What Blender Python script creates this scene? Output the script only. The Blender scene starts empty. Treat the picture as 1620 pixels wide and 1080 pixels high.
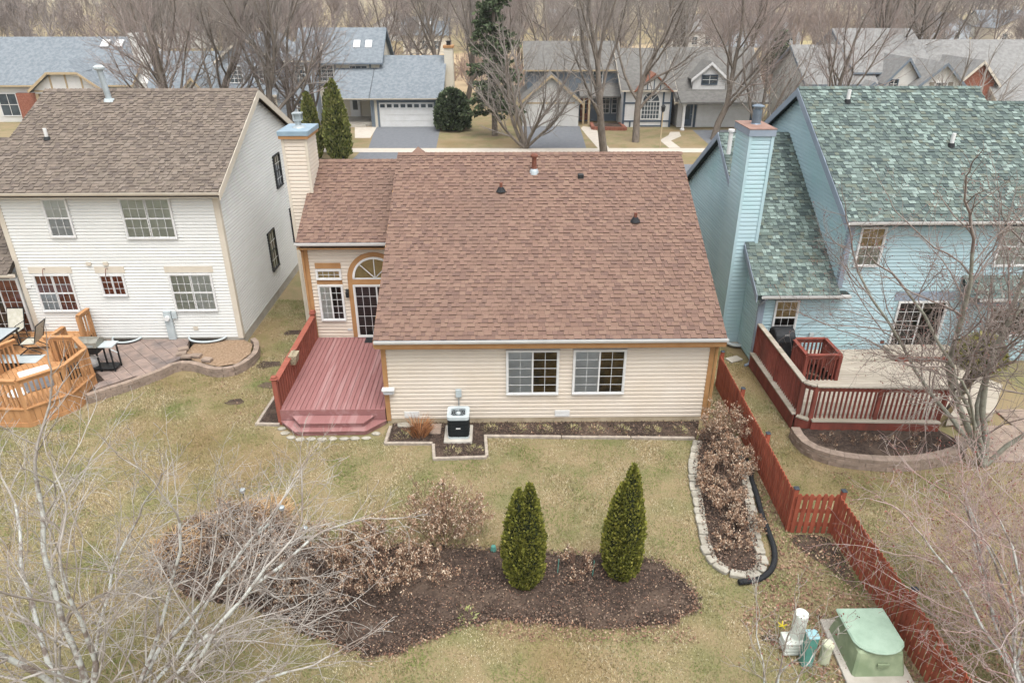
import bpy, math, random
import numpy as np
from mathutils import Matrix, Vector
R = math.radians
rng = random.Random(7)
nr = np.random.default_rng(11)
scene = bpy.context.scene
COL = scene.collection

# ------------------------------------------------------------------ camera
cam_d = bpy.data.cameras.new('camera'); cam = bpy.data.objects.new('camera', cam_d); COL.objects.link(cam)
cam.location = (0, 0, 11.0); cam.rotation_euler = (R(90 - 26.4), 0, R(-0.9))
cam_d.sensor_width = 36; cam_d.lens = 36 * 1115 / 1620
cam_d.clip_start = 0.1; cam_d.clip_end = 3000
scene.camera = cam
# ------------------------------------------------------------------ sky, sun, exposure (bright overcast)
SUN_EL, SUN_AZ = 68, 158
world = bpy.data.worlds.new('World'); scene.world = world; world.use_nodes = True
wn = world.node_tree; wn.nodes.clear()
sky = wn.nodes.new('ShaderNodeTexSky'); sky.sky_type = 'NISHITA'; sky.sun_disc = False
sky.sun_elevation = R(SUN_EL); sky.sun_rotation = R(SUN_AZ); sky.air_density = 1.0; sky.dust_density = 4.0; sky.ozone_density = 1.0
hsv = wn.nodes.new('ShaderNodeHueSaturation'); hsv.inputs['Saturation'].default_value = 0.2
bg = wn.nodes.new('ShaderNodeBackground'); bg.inputs[1].default_value = 0.15
wo = wn.nodes.new('ShaderNodeOutputWorld')
wn.links.new(sky.outputs[0], hsv.inputs['Color']); wn.links.new(hsv.outputs[0], bg.inputs[0]); wn.links.new(bg.outputs[0], wo.inputs[0])
sd = bpy.data.lights.new('sun', 'SUN'); sd.energy = 0.8; sd.angle = R(40); sd.color = (1.0, 0.98, 0.955)
sun = bpy.data.objects.new('sun', sd); COL.objects.link(sun)
sun.rotation_euler = Vector((-math.sin(R(SUN_AZ)) * math.cos(R(SUN_EL)), -math.cos(R(SUN_AZ)) * math.cos(R(SUN_EL)), -math.sin(R(SUN_EL)))).to_track_quat('-Z', 'Y').to_euler()
vs = scene.view_settings; vs.view_transform = 'Standard'; vs.look = 'None'; vs.exposure = 1.3; vs.gamma = 1.0; vs.use_curve_mapping = False
scene.cycles.max_bounces = 5; scene.cycles.diffuse_bounces = 3; scene.cycles.glossy_bounces = 2; scene.cycles.transparent_max_bounces = 8
scene.cycles.use_denoising = True

# ------------------------------------------------------------------ materials
MATS = {}
def srgb(h):
    h = h.lstrip('#'); v = [int(h[i:i + 2], 16) / 255 for i in (0, 2, 4)]
    return tuple(.66 * ((c / 12.92) if c <= .04045 else ((c + .055) / 1.055) ** 2.4) for c in v) + (1,)
def mat(name, c1, c2=None, scale=4.0, rough=.8, bump=0.0, bscale=40.0, rnd=0.0, stretch=(1, 1, 1), lo=.35, hi=.65, spec=.3,
        metal=0.0, pal=None, c3=None, s3=.5, l3=.5, h3=.62, wave=None, detail=5.0):
    """pal: list of colours picked per piece (object random + island random); c2 mixed in by noise; c3 by a second, larger noise."""
    if name in MATS: return MATS[name]
    m = bpy.data.materials.new(name); m.use_nodes = True; nt = m.node_tree; N, L = nt.nodes, nt.links
    b = N['Principled BSDF']; b.inputs['Roughness'].default_value = rough; b.inputs['Specular IOR Level'].default_value = spec
    b.inputs['Metallic'].default_value = metal
    geo = N.new('ShaderNodeNewGeometry'); mp = N.new('ShaderNodeMapping'); mp.inputs['Scale'].default_value = stretch
    L.new(geo.outputs['Position'], mp.inputs[0])
    def rgb(c): return srgb(c) if isinstance(c, str) else (tuple(c) + (1,))[:4]
    def noise(s, d=detail):
        n = N.new('ShaderNodeTexNoise'); n.inputs['Scale'].default_value = s; n.inputs['Detail'].default_value = d; n.inputs['Roughness'].default_value = .62
        L.new(mp.outputs[0], n.inputs['Vector']); return n.outputs['Fac']
    def ramp(fac, lo_, hi_):
        q = N.new('ShaderNodeMapRange'); q.inputs[1].default_value = lo_; q.inputs[2].default_value = hi_; L.new(fac, q.inputs[0]); return q.outputs[0]
    def mix(fac, a, bb, mode='MIX'):
        x = N.new('ShaderNodeMix'); x.data_type = 'RGBA'; x.blend_type = mode
        if isinstance(fac, float): x.inputs[0].default_value = fac
        else: L.new(fac, x.inputs[0])
        for sock, v in ((x.inputs[6], a), (x.inputs[7], bb)):
            if isinstance(v, tuple): sock.default_value = v
            else: L.new(v, sock)
        return x.outputs[2]
    def rand():
        oi = N.new('ShaderNodeObjectInfo'); ad = N.new('ShaderNodeMath'); ad.operation = 'ADD'
        L.new(oi.outputs['Random'], ad.inputs[0]); L.new(geo.outputs['Random Per Island'], ad.inputs[1])
        fr = N.new('ShaderNodeMath'); fr.operation = 'FRACT'; L.new(ad.outputs[0], fr.inputs[0]); return fr.outputs[0]
    col = rgb(c1)
    if pal:
        cr = N.new('ShaderNodeValToRGB'); cr.color_ramp.interpolation = 'CONSTANT'
        e = cr.color_ramp.elements
        while len(e) < len(pal): e.new(0.5)
        for i, p in enumerate(pal): e[i].position = i / len(pal); e[i].color = rgb(p)
        L.new(rand(), cr.inputs[0]); col = cr.outputs[0]
    if c2 is not None:
        col = mix(ramp(noise(scale), lo, hi), col, rgb(c2))
    if c3 is not None:
        col = mix(ramp(noise(s3, 3.0), l3, h3), col, rgb(c3))
    if rnd:
        mr = N.new('ShaderNodeMapRange'); mr.inputs[3].default_value = 1 - rnd; mr.inputs[4].default_value = 1 + rnd
        L.new(rand(), mr.inputs[0])
        cb = N.new('ShaderNodeCombineColor')
        for i in range(3): L.new(mr.outputs[0], cb.inputs[i])
        col = mix(1.0, col, cb.outputs[0], 'MULTIPLY')
    if isinstance(col, tuple): b.inputs['Base Color'].default_value = col
    else: L.new(col, b.inputs['Base Color'])
    h = None
    if bump:
        n = noise(bscale, 4.0); h = n
    if wave:   # horizontal lap lines as relief for siding too far away to build board by board
        sx = N.new('ShaderNodeSeparateXYZ'); L.new(geo.outputs['Position'], sx.inputs[0])
        dv = N.new('ShaderNodeMath'); dv.operation = 'MULTIPLY'; dv.inputs[1].default_value = 1 / wave; L.new(sx.outputs[2], dv.inputs[0])
        fr = N.new('ShaderNodeMath'); fr.operation = 'FRACT'; L.new(dv.outputs[0], fr.inputs[0]); h = fr.outputs[0]
    if h is not None:
        bp = N.new('ShaderNodeBump'); bp.inputs['Strength'].default_value = bump or .5; bp.inputs['Distance'].default_value = .03
        L.new(h, bp.inputs['Height']); L.new(bp.outputs[0], b.inputs['Normal'])
    MATS[name] = m; return m

def glass_mat():
    m = bpy.data.materials.new('window_glass'); m.use_nodes = True; nt = m.node_tree; N, L = nt.nodes, nt.links
    for n in list(N): N.remove(n)
    o = N.new('ShaderNodeOutputMaterial'); t = N.new('ShaderNodeBsdfTransparent'); t.inputs[0].default_value = (.94, .96, .955, 1)
    g = N.new('ShaderNodeBsdfGlossy'); g.inputs['Roughness'].default_value = .03; g.inputs['Color'].default_value = (.9, .95, 1, 1)
    f = N.new('ShaderNodeFresnel'); f.inputs['IOR'].default_value = 1.6; x = N.new('ShaderNodeMixShader')
    L.new(f.outputs[0], x.inputs[0]); L.new(t.outputs[0], x.inputs[1]); L.new(g.outputs[0], x.inputs[2]); L.new(x.outputs[0], o.inputs[0])
    return m
GLASS = glass_mat()

# ------------------------------------------------------------------ mesh builder and object helpers
OFF = {}
class MB:
    def __init__(s): s.v = []; s.f = []; s.m = []
    def add(s, vs, fs, mi=0):
        n = len(s.v); s.v += [tuple(p) for p in vs]; s.f += [tuple(i + n for i in q) for q in fs]; s.m += [mi] * len(fs); return s
    def box(s, x0, x1, y0, y1, z0, z1, mi=0):
        return s.add([(x0, y0, z0), (x1, y0, z0), (x1, y1, z0), (x0, y1, z0), (x0, y0, z1), (x1, y0, z1), (x1, y1, z1), (x0, y1, z1)],
                     [(3, 2, 1, 0), (4, 5, 6, 7), (0, 1, 5, 4), (1, 2, 6, 5), (2, 3, 7, 6), (3, 0, 4, 7)], mi)
    def bar(s, a, b, w, h, up=(0, 0, 1), mi=0):
        a, b = Vector(a), Vector(b); d = (b - a).normalized(); up = Vector(up)
        if abs(d.dot(up)) > .98: up = Vector((1, 0, 0))
        sx = d.cross(up).normalized() * (w / 2); sz = sx.cross(d).normalized() * (h / 2)
        vs = [p + i * sx + j * sz for p in (a, b) for i, j in ((-1, -1), (1, -1), (1, 1), (-1, 1))]
        return s.add(vs, [(0, 1, 2, 3), (7, 6, 5, 4), (0, 4, 5, 1), (1, 5, 6, 2), (2, 6, 7, 3), (3, 7, 4, 0)], mi)
    def prism(s, poly, z0, z1, mi=0):   # vertical extrusion of a polygon in plan
        n = len(poly); vs = [(x, y, z0) for x, y in poly] + [(x, y, z1) for x, y in poly]
        fs = [tuple(range(n - 1, -1, -1)), tuple(range(n, 2 * n))] + [(i, (i + 1) % n, (i + 1) % n + n, i + n) for i in range(n)]
        return s.add(vs, fs, mi)
    def ext(s, poly3, vec, mi=0):       # extrude a planar 3D polygon along vec
        n = len(poly3); v = Vector(vec); P = [Vector(p) for p in poly3]; vs = P + [p + v for p in P]
        fs = [tuple(range(n - 1, -1, -1)), tuple(range(n, 2 * n))] + [(i, (i + 1) % n, (i + 1) % n + n, i + n) for i in range(n)]
        return s.add(vs, fs, mi)
    def tube(s, pts, rad, n=8, mi=0, cap=True):
        P = [Vector(p) for p in pts]; r = rad if isinstance(rad, (list, tuple)) else [rad] * len(P); base = len(s.v); ref = None
        for i, p in enumerate(P):
            d = (P[min(i + 1, len(P) - 1)] - P[max(i - 1, 0)]).normalized()
            if ref is None: ref = Vector((0, 0, 1)) if abs(d.z) < .9 else Vector((1, 0, 0))
            a = d.cross(ref).normalized(); b = d.cross(a).normalized(); ref = a.cross(d)
            for k in range(n):
                t = 2 * math.pi * k / n; s.v.append(tuple(p + r[i] * (math.cos(t) * a + math.sin(t) * b)))
        for i in range(len(P) - 1):
            for k in range(n):
                q = base + i * n; s.f.append((q + k, q + (k + 1) % n, q + n + (k + 1) % n, q + n + k)); s.m.append(mi)
        if cap:
            s.f.append(tuple(base + k for k in range(n))); s.m.append(mi)
            s.f.append(tuple(base + (len(P) - 1) * n + n - 1 - k for k in range(n))); s.m.append(mi)
        return s
    def lathe(s, c, prof, n=16, mi=0):  # prof: (radius, z) about a vertical axis through c
        return s.tube([(c[0], c[1], c[2] + z) for r, z in prof], [max(r, .001) for r, z in prof], n, mi)
    def build(s, name, mats, parent=None, smooth=False, bevel=0):
        o = obj_from(name, s.v, s.f, mats, parent, s.m, smooth)
        if bevel:
            md = o.modifiers.new('b', 'BEVEL'); md.width = bevel; md.segments = 1; md.limit_method = 'ANGLE'
        return o

def obj_from(name, v, f, mats, parent=None, mi=None, smooth=False):
    off = OFF.get(parent.name, (0, 0, 0)) if parent else (0, 0, 0)
    me = bpy.data.meshes.new(name)
    if any(off): v = [(a - off[0], b - off[1], c - off[2]) for a, b, c in v]
    me.from_pydata(v, [], f)
    for m in (mats if isinstance(mats, (list, tuple)) else [mats]): me.materials.append(m)
    if mi and any(mi): me.polygons.foreach_set('material_index', mi)
    if smooth: me.polygons.foreach_set('use_smooth', [True] * len(me.polygons))
    me.update()
    o = bpy.data.objects.new(name, me); COL.objects.link(o)
    if parent: o.parent = parent
    OFF[o.name] = off
    return o
def np_mesh(name, V, F, mats, parent=None, mi=None, smooth=False):
    """V (n,3), F (m,k) arrays, all faces with k corners"""
    off = np.array(OFF.get(parent.name, (0, 0, 0)) if parent else (0, 0, 0))
    V = np.asarray(V, dtype=np.float32) - off.astype(np.float32); F = np.asarray(F, dtype=np.int32); k = F.shape[1]
    me = bpy.data.meshes.new(name); me.vertices.add(len(V)); me.vertices.foreach_set('co', V.ravel())
    me.loops.add(F.size); me.loops.foreach_set('vertex_index', F.ravel())
    me.polygons.add(len(F)); me.polygons.foreach_set('loop_start', np.arange(0, F.size, k, dtype=np.int32))
    me.polygons.foreach_set('loop_total', np.full(len(F), k, dtype=np.int32))
    for m in (mats if isinstance(mats, (list, tuple)) else [mats]): me.materials.append(m)
    if mi is not None: me.polygons.foreach_set('material_index', np.asarray(mi, dtype=np.int32))
    if smooth: me.polygons.foreach_set('use_smooth', np.ones(len(F), dtype=bool))
    me.update(calc_edges=True); me.validate()
    o = bpy.data.objects.new(name, me); COL.objects.link(o)
    if parent: o.parent = parent
    OFF[o.name] = tuple(off)
    return o
def tag(o, label=None, cat=None, group=None, kind=None):
    if label: o['label'] = label
    if cat: o['category'] = cat
    if group: o['group'] = group
    if kind: o['kind'] = kind
    return o
def thing(name, label, cat, loc, group=None):
    o = bpy.data.objects.new(name, None); COL.objects.link(o); o.location = loc; o.empty_display_size = .2
    OFF[o.name] = tuple(loc); return tag(o, label, cat, group)
def inst(src_mesh, name, parent, M):    # a piece that shares mesh data; M is a world matrix
    o = bpy.data.objects.new(name, src_mesh); COL.objects.link(o); off = OFF[parent.name]
    o.parent = parent; o.matrix_basis = Matrix.Translation([-a for a in off]) @ M; return o
def struct(o): o['kind'] = 'structure'; return o
def clip_convex(poly, cut):  # Sutherland-Hodgman, cut is convex and counter-clockwise
    out = poly
    for i in range(len(cut)):
        a, b = cut[i], cut[(i + 1) % len(cut)]; src, out = out, []
        side = lambda p: (b[0] - a[0]) * (p[1] - a[1]) - (b[1] - a[1]) * (p[0] - a[0])
        for j in range(len(src)):
            p, q = src[j], src[(j + 1) % len(src)]; sp, sq = side(p), side(q)
            if sp >= 0: out.append(p)
            if sp * sq < 0:
                t = sp / (sp - sq); out.append((p[0] + t * (q[0] - p[0]), p[1] + t * (q[1] - p[1])))
        if not out: return []
    return out
def inside(poly, X, Y):
    r = np.zeros(X.shape, bool); n = len(poly)
    for i in range(n):
        x1, y1 = poly[i]; x2, y2 = poly[(i + 1) % n]
        if y1 == y2: continue
        c = ((y1 > Y) != (y2 > Y)) & (X < (x2 - x1) * (Y - y1) / (y2 - y1) + x1); r ^= c
    return r
def smooth_loop(pts, n=6):  # closed Catmull-Rom
    out = []; m = len(pts)
    for i in range(m):
        p = [np.array(pts[(i + k - 1) % m], float) for k in range(4)]
        for t in np.linspace(0, 1, n, endpoint=False):
            out.append(tuple(.5 * (2 * p[1] + (p[2] - p[0]) * t + (2 * p[0] - 5 * p[1] + 4 * p[2] - p[3]) * t * t + (3 * p[1] - p[0] - 3 * p[2] + p[3]) * t ** 3)))
    return out
def smooth_line(pts, n=6):
    out = []; m = len(pts)
    for i in range(m - 1):
        p = [np.array(pts[min(max(i + k - 1, 0), m - 1)], float) for k in range(4)]
        for t in np.linspace(0, 1, n, endpoint=False):
            out.append(tuple(.5 * (2 * p[1] + (p[2] - p[0]) * t + (2 * p[0] - 5 * p[1] + 4 * p[2] - p[3]) * t * t + (3 * p[1] - p[0] - 3 * p[2] + p[3]) * t ** 3)))
    out.append(tuple(pts[-1])); return out

# ------------------------------------------------------------------ house pieces
def shingles(parent, O, U, V, W, H, expo, pal_mat, edge_mat, n_ind=300, lim=None, widths=(.1, .13, .165, .21), seed=1, name='shingle'):
    """Courses of laminated shingles on a roof plane. O eave corner, U along the eave, V up the slope."""
    q = random.Random(seed); O, U, V = Vector(O), Vector(U).normalized(), Vector(V).normalized(); Nn = U.cross(V).normalized()
    lim = lim or (lambda v: (0.0, W)); nrow = int(H / expo); mesh_cache = {}
    B = MB(); cnt = 0
    def slab(w, t, l):
        a = .013 + t
        return [(0, -.004, a), (w, -.004, a), (w, l, .004 + t * .35), (0, l, .004 + t * .35), (0, -.004, 0), (w, -.004, 0), (w, l, 0), (0, l, 0)], \
               [(0, 1, 2, 3), (4, 5, 1, 0), (5, 6, 2, 1), (7, 4, 0, 3)], [0, 1, 1, 1]
    off = OFF[parent.name]; Rm = Matrix((U, V, Nn)).transposed().to_4x4()
    for k in range(nrow):
        v0 = k * expo; a, b = lim(v0 + expo * .5); x = a + q.uniform(-.3, 0); thick = q.random() < .5
        l = min(expo * 1.12, H - v0 + .02)
        while x < b - .02:
            w = q.choice(widths); thick = not thick if q.random() < .8 else thick; t = .016 if thick else 0.0
            x0, x1 = max(x, a), min(x + w, b); x += w
            if x1 - x0 < .02: continue
            full = abs((x1 - x0) - w) < 1e-6
            if cnt < n_ind and full:
                key = (w, thick)
                if key not in mesh_cache:
                    vv, ff, mm = slab(w - .003, t, expo * 1.12); me = bpy.data.meshes.new(name); me.from_pydata(vv, [], ff)
                    me.materials.append(pal_mat); me.materials.append(edge_mat); me.polygons.foreach_set('material_index', mm); mesh_cache[key] = me
                inst(mesh_cache[key], name, parent, Matrix.Translation(O + U * x0 + V * v0) @ Rm); cnt += 1
            else:
                vv, ff, mm = slab(x1 - x0 - .003, t, l); n0 = len(B.v)
                B.v += [tuple(O + U * (x0 + p[0]) + V * (v0 + p[1]) + Nn * p[2]) for p in vv]
                B.f += [tuple(i + n0 for i in f) for f in ff]; B.m += mm
    if B.f: tag(B.build('shingles', [pal_mat, edge_mat], parent), kind='stuff')

def siding(parent, P0, U, Nn, width, z0, z1, expo, m, lim=None, lip=.032, name='siding_board'):
    P0, U, Nn = Vector(P0), Vector(U), Vector(Nn); k = 0; z = z0
    while z < z1 - .01:
        zt = min(z + expo, z1)
        a0, b0 = lim(z) if lim else (0, width); a1, b1 = lim(zt) if lim else (0, width)
        if b0 - a0 > .03:
            if b1 - a1 < .005: a1 = b1 = (a1 + b1) / 2; b1 += .003; a1 -= .003
            P = lambda u, n, zz: P0 + U * u + Nn * n + Vector((0, 0, zz))
            vs = [P(a0, lip, z + .001), P(b0, lip, z + .001)]
            for f_, n_ in ((.55, lip - .004), (.72, .004), (1, 0)): vs += [P(a0 + (a1 - a0) * f_, n_, z + (zt - z) * f_), P(b0 + (b1 - b0) * f_, n_, z + (zt - z) * f_)]
            vs += [P(a0, -.01, z + .001), P(b0, -.01, z + .001)]
            MB().add(vs, [(0, 1, 3, 2), (2, 3, 5, 4), (4, 5, 7, 6), (8, 9, 1, 0), (8, 0, 2, 4, 6), (9, 7, 5, 3, 1)]).build(name, m, parent)
        z = zt

class Frame:  # a wall-plane frame: u along the wall, n outwards, z up
    def __init__(s, P0, U, Nn): s.P, s.U, s.N = Vector(P0), Vector(U), Vector(Nn)
    def p(s, u, n, z): return s.P + s.U * u + s.N * n + Vector((0, 0, z))
    def box(s, B, u0, u1, n0, n1, z0, z1, mi=0):
        vs = [s.p(u, n, z) for z in (z0, z1) for u, n in ((u0, n1), (u1, n1), (u1, n0), (u0, n0))]
        return B.add(vs, [(3, 2, 1, 0), (4, 5, 6, 7), (0, 1, 5, 4), (1, 2, 6, 5), (2, 3, 7, 6), (3, 0, 4, 7)], mi)

def window(parent, fr, u0, u1, z0, z1, sashes, frame_m, bar_m, name='window', fw=.046, depth=.085):
    """sashes: list of (fu0, fu1, fz0, fz1, cols, rows, backing material, screen?) in fractions of the opening"""
    B = MB()
    fr.box(B, u0 - fw, u1 + fw, 0, depth, z1, z1 + fw); fr.box(B, u0 - fw, u1 + fw, 0, depth + .012, z0 - fw, z0)
    fr.box(B, u0 - fw, u0, 0, depth, z0, z1); fr.box(B, u1, u1 + fw, 0, depth, z0, z1)
    w = B.build(name, frame_m, parent)
    W, Hh = u1 - u0, z1 - z0
    for a, b, c, d, cols, rows, back, scr in sashes:
        su0, su1, sz0, sz1 = u0 + a * W, u0 + b * W, z0 + c * Hh, z0 + d * Hh; e = .022
        S = MB(); fr.box(S, su0, su1, .04, .07, sz1 - e, sz1); fr.box(S, su0, su1, .04, .07, sz0, sz0 + e)
        fr.box(S, su0, su0 + e, .04, .07, sz0 + e, sz1 - e); fr.box(S, su1 - e, su1, .04, .07, sz0 + e, sz1 - e)
        S.build('sash', frame_m, w)
        G = MB()
        for i in range(1, cols): x = su0 + (su1 - su0) * i / cols; fr.box(G, x - .0065, x + .0065, .056, .0635, sz0 + e, sz1 - e)
        for i in range(1, rows): z = sz0 + (sz1 - sz0) * i / rows; fr.box(G, su0 + e, su1 - e, .0565, .063, z - .0065, z + .0065)
        if G.f: G.build('grille', bar_m, w)
        T = MB(); T.add([fr.p(su0 + e, .053, sz0 + e), fr.p(su1 - e, .053, sz0 + e), fr.p(su1 - e, .053, sz1 - e), fr.p(su0 + e, .053, sz1 - e)], [(0, 1, 2, 3)]); T.build('pane', GLASS, w)
        K = MB()
        if back.name.startswith('blind'):
            z = sz0 + e
            fr.box(K, su0 + e, su1 - e, .036, .0365, sz0 + e, sz1 - e)
            while z < sz1 - e - .03: 
                p = [fr.p(su0 + e, .047, z), fr.p(su1 - e, .047, z), fr.p(su1 - e, .0385, z + .042), fr.p(su0 + e, .0385, z + .042)]
                K.add(p, [(0, 1, 2, 3)]); z += .05
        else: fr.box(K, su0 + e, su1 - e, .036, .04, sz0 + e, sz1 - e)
        K.build('blind' if back.name.startswith('blind') else 'curtain_or_dark_backing', back, w)  # backing panel
    return w

def gable_roof(parent, x0, x1, ye, ze, yr, zr, yb, zb, t, m, name='roof'):
    """ridge along x; near eave (ye,ze), ridge (yr,zr), far eave (yb,zb), slab thickness t"""
    B = MB(); pr = [(ye, ze), (yr, zr), (yb, zb), (yb, zb - t), (yr, zr - t), (ye, ze - t)]
    B.ext([(x0, y, z) for y, z in (pr[0], pr[1], pr[4], pr[5])], (x1 - x0, 0, 0)); B.ext([(x0, y, z) for y, z in (pr[1], pr[2], pr[3], pr[4])], (x1 - x0, 0, 0))
    return B.build(name, m, parent)
def gable_roof_y(parent, y0, y1, xa, za, xr, zr, xb, zb, t, m, name='roof'):
    B = MB()
    B.ext([(x, y0, z) for x, z in ((xa, za), (xr, zr), (xr, zr - t), (xa, za - t))], (0, y1 - y0, 0)); B.ext([(x, y0, z) for x, z in ((xr, zr), (xb, zb), (xb, zb - t), (xr, zr - t))], (0, y1 - y0, 0))
    return B.build(name, m, parent)
def gutter(parent, x0, x1, y, z, m, d=.11, h=.1):   # K-style gutter trough along x, front face at y
    B = MB(); pr = [(y + d, z), (y + d, z - h), (y + .03, z - h), (y + .005, z - h * .45), (y, z), (y + .012, z), (y + .018, z - h * .4), (y + .035, z - h + .012), (y + d - .01, z - h + .012), (y + d - .01, z)]
    B.ext([(x0, a, b) for a, b in pr], (x1 - x0, 0, 0)); return B.build('gutter', m, parent)
def ridge_cap(parent, x0, x1, y, z, m, em):
    n = int((x1 - x0) / .15); mesh = None; w = .14
    for i in range(n):
        if mesh is None:
            B = [(0, -w, -.065), (.19, -w, -.072), (.19, 0, -.004), (0, 0, .014), (.19, w, -.072), (0, w, -.065), (0, -w, -.08), (0, 0, -.004), (0, w, -.08)]
            mesh = bpy.data.meshes.new('ridge_shingle'); mesh.from_pydata(B, [], [(0, 3, 2, 1), (3, 5, 4, 2), (6, 7, 3, 0), (7, 8, 5, 3)])
            mesh.materials.append(m)
        inst(mesh, 'ridge_shingle', parent, Matrix.Translation((x0 + i * (x1 - x0) / n, y, z + .034)))
    MB().box(x0 + .25, x1 - .25, y - .115, y + .115, z - .06, z - .028).build('ridge_vent_shadow', em, parent)  # vent strip in dark edge colour paints the shadow line beneath the cap
# ------------------------------------------------------------------ shared materials
M_lawn = mat('lawn', '#9c8a69', '#858058', scale=.7, rough=.95, bump=.5, bscale=26, c3='#8c7552', s3=.16, l3=.5, h3=.75, lo=.46, hi=.62, detail=9)
M_beige = mat('beige_vinyl', '#eee2d2', '#e9dbc8', scale=1.2, rough=.5, rnd=.02)
M_tan = mat('tan_trim', '#c09363', '#b28456', scale=3, rough=.6)
M_white = mat('white_paint', '#f4f4f2', '#ebeae6', scale=2, rough=.45)
M_bar = mat('white_grille', '#f0f0ee', rough=.4)
M_dark = mat('dark_interior', '#1c1a17', '#302a22', scale=2.5, rough=.9)  # darkness of unlit rooms and openings put into a near-black colour
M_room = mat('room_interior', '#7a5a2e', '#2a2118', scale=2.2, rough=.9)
M_screen = mat('insect_screen', '#dcdddf', '#cbccce', scale=1.5, rough=.9)
M_blindw = mat('blind_white', '#f6f5ee', '#eeede2', scale=3, rough=.7)
M_blindg = mat('blind_grey', '#e2e2d2', '#cfcfbc', scale=3, rough=.7)
M_redcur = mat('red_curtain', '#b96a50', '#8a4734', scale=5, rough=.9)
M_shade = mat('tan_shade', '#e6c890', '#cdae79', scale=4, rough=.9)
M_found = mat('foundation_concrete', '#c9b99e', '#ad9d82', scale=3, rough=.9, bump=.2)
M_conc = mat('concrete', '#cfc9bd', '#b9b2a5', scale=2, rough=.9, bump=.15)
def shingle_mat(name, pal, c3):
    return mat(name, pal[0], c2=pal[1], scale=25, lo=.45, hi=.85, rough=.95, bump=.5, bscale=160, pal=pal, c3=c3, s3=.35, l3=.52, h3=.8, spec=.1)
M_sh_br = shingle_mat('brown_shingle', ['#8a7063', '#8f7567', '#836a5f', '#93786a', '#8c7264', '#856c61', '#957b6c', '#7c655c', '#8e7466'], '#836d62')
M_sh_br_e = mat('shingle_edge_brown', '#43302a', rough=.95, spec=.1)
M_sh_gr = shingle_mat('grey_brown_shingle', ['#82766b', '#887c71', '#786d64', '#8e8175', '#7d7268', '#857a6e', '#91857a', '#716760'], '#7d736a')
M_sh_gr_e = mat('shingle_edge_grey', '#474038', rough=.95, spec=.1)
M_sh_gn = shingle_mat('green_slate_shingle', ['#728079', '#63706d', '#889890', '#768179', '#9fb0a8', '#6d7973', '#566160', '#92a39b', '#7c8275', '#73817b', '#677370', '#7c8a84'], '#707d78')
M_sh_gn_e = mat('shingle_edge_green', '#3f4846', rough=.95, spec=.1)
M_deckred = mat('red_composite', '#a67572', '#9c6c69', scale=7, stretch=(6, .35, 6), rough=.7, rnd=.03, bump=.1, bscale=30, c3='#b08784', s3=.8)
M_railred = mat('red_stain', '#ad6553', '#9c5746', scale=6, stretch=(1, 1, .3), rough=.75, rnd=.05)
M_black = mat('black_metal', '#222425', '#303233', scale=6, rough=.5)
M_blackr = mat('black_rubber', '#1e2022', '#2b2d30', scale=8, rough=.7)
M_grey_met = mat('grey_metal', '#c3cdd0', '#b0b9bc', scale=4, rough=.45, metal=.3)
M_lgrey = mat('light_grey_metal', '#cfd9da', '#c0c9ca', scale=4, rough=.45)
M_mulch = mat('mulch', '#5c4c42', '#3d322a', scale=16, rough=1, bump=.9, bscale=45, c3='#6d5c4f', s3=.9, lo=.4, hi=.6)
M_timber = mat('weathered_timber', '#c2b6a5', '#a2968a', scale=9, rough=.95, bump=.3, bscale=30, rnd=.06)
M_stone = mat('edging_stone', '#c0bbad', '#a39c8c', scale=7, rough=.95, bump=.5, bscale=30, rnd=.1)
M_block = mat('wall_block', '#b09c8c', '#988778', scale=6, rough=.95, bump=.6, bscale=30, rnd=.12)
M_cedar = mat('cedar_stain', '#cf9d6d', '#be8b5c', scale=6, stretch=(1, 1, .25), rough=.75, rnd=.08)
M_cream = mat('cream_vinyl', '#f8f8f3', '#f3f3ee', scale=.8, rough=.5, rnd=.015, c3='#eeefea', s3=.35, l3=.52, h3=.7)
M_creamtrim = mat('cream_trim', '#e6dccb', '#dcd1be', scale=2, rough=.6)
M_blue = mat('blue_siding', '#c6e0e6', '#bcd9e0', scale=.7, rough=.65, rnd=.03, c3='#b6dcdd', s3=.3, l3=.5, h3=.7)
M_bluetrim = mat('slate_blue_trim', '#a3afbd', '#96a3b1', scale=2, rough=.6)
M_asphalt = mat('asphalt', '#7f8286', '#74777b', scale=3, rough=.9, bump=.15, bscale=60)
M_walk = mat('sidewalk_concrete', '#d6cdbf', '#c9bfb0', scale=2, rough=.9)

# ------------------------------------------------------------------ ground
def sheet(name, poly, z, m):
    o = obj_from(name, [(x, y, z) for x, y in poly], [tuple(range(len(poly)))], m); return struct(o)
sheet('ground', [(-1200, -60), (1200, -60), (1200, 1500), (-1200, 1500)], 0, M_lawn)
STREET_Y = 54.6
sheet('sidewalk', [(-70, 54.7), (-12, 54.75), (14, 54.3), (70, 52.5), (70, 54.1), (14, 55.9), (-12, 56.3), (-70, 56.2)], .012, M_walk)
sheet('road', [(-70, 42.5), (70, 40.5), (70, 48.6), (14, 50.2), (-12, 50.6), (-70, 50.6)], .008, M_asphalt)
sheet('driveway_apron', [(-10.9, 50.7), (-4.6, 50.7), (-5.0, 54.72), (-10.75, 54.73)], .008, M_asphalt)
sheet('driveway', [(-10.35, 56.3), (-5.05, 56.25), (-5.45, 66.3), (-11.35, 66.3)], .008, M_asphalt)
sheet('driveway', [(2.2, 56.1), (6.7, 56.1), (7.2, 66.2), (1.9, 66.2)], .008, M_asphalt)
sheet('driveway', [(16.6, 56.0), (22.6, 55.8), (22.8, 64.0), (17.0, 64.0)], .008, M_asphalt)
sheet('path', [(7.6, 56.0), (8.5, 56.0), (8.3, 61), (8.6, 65), (7.5, 66), (7.2, 65), (7.35, 61)], .012, M_walk)
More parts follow.
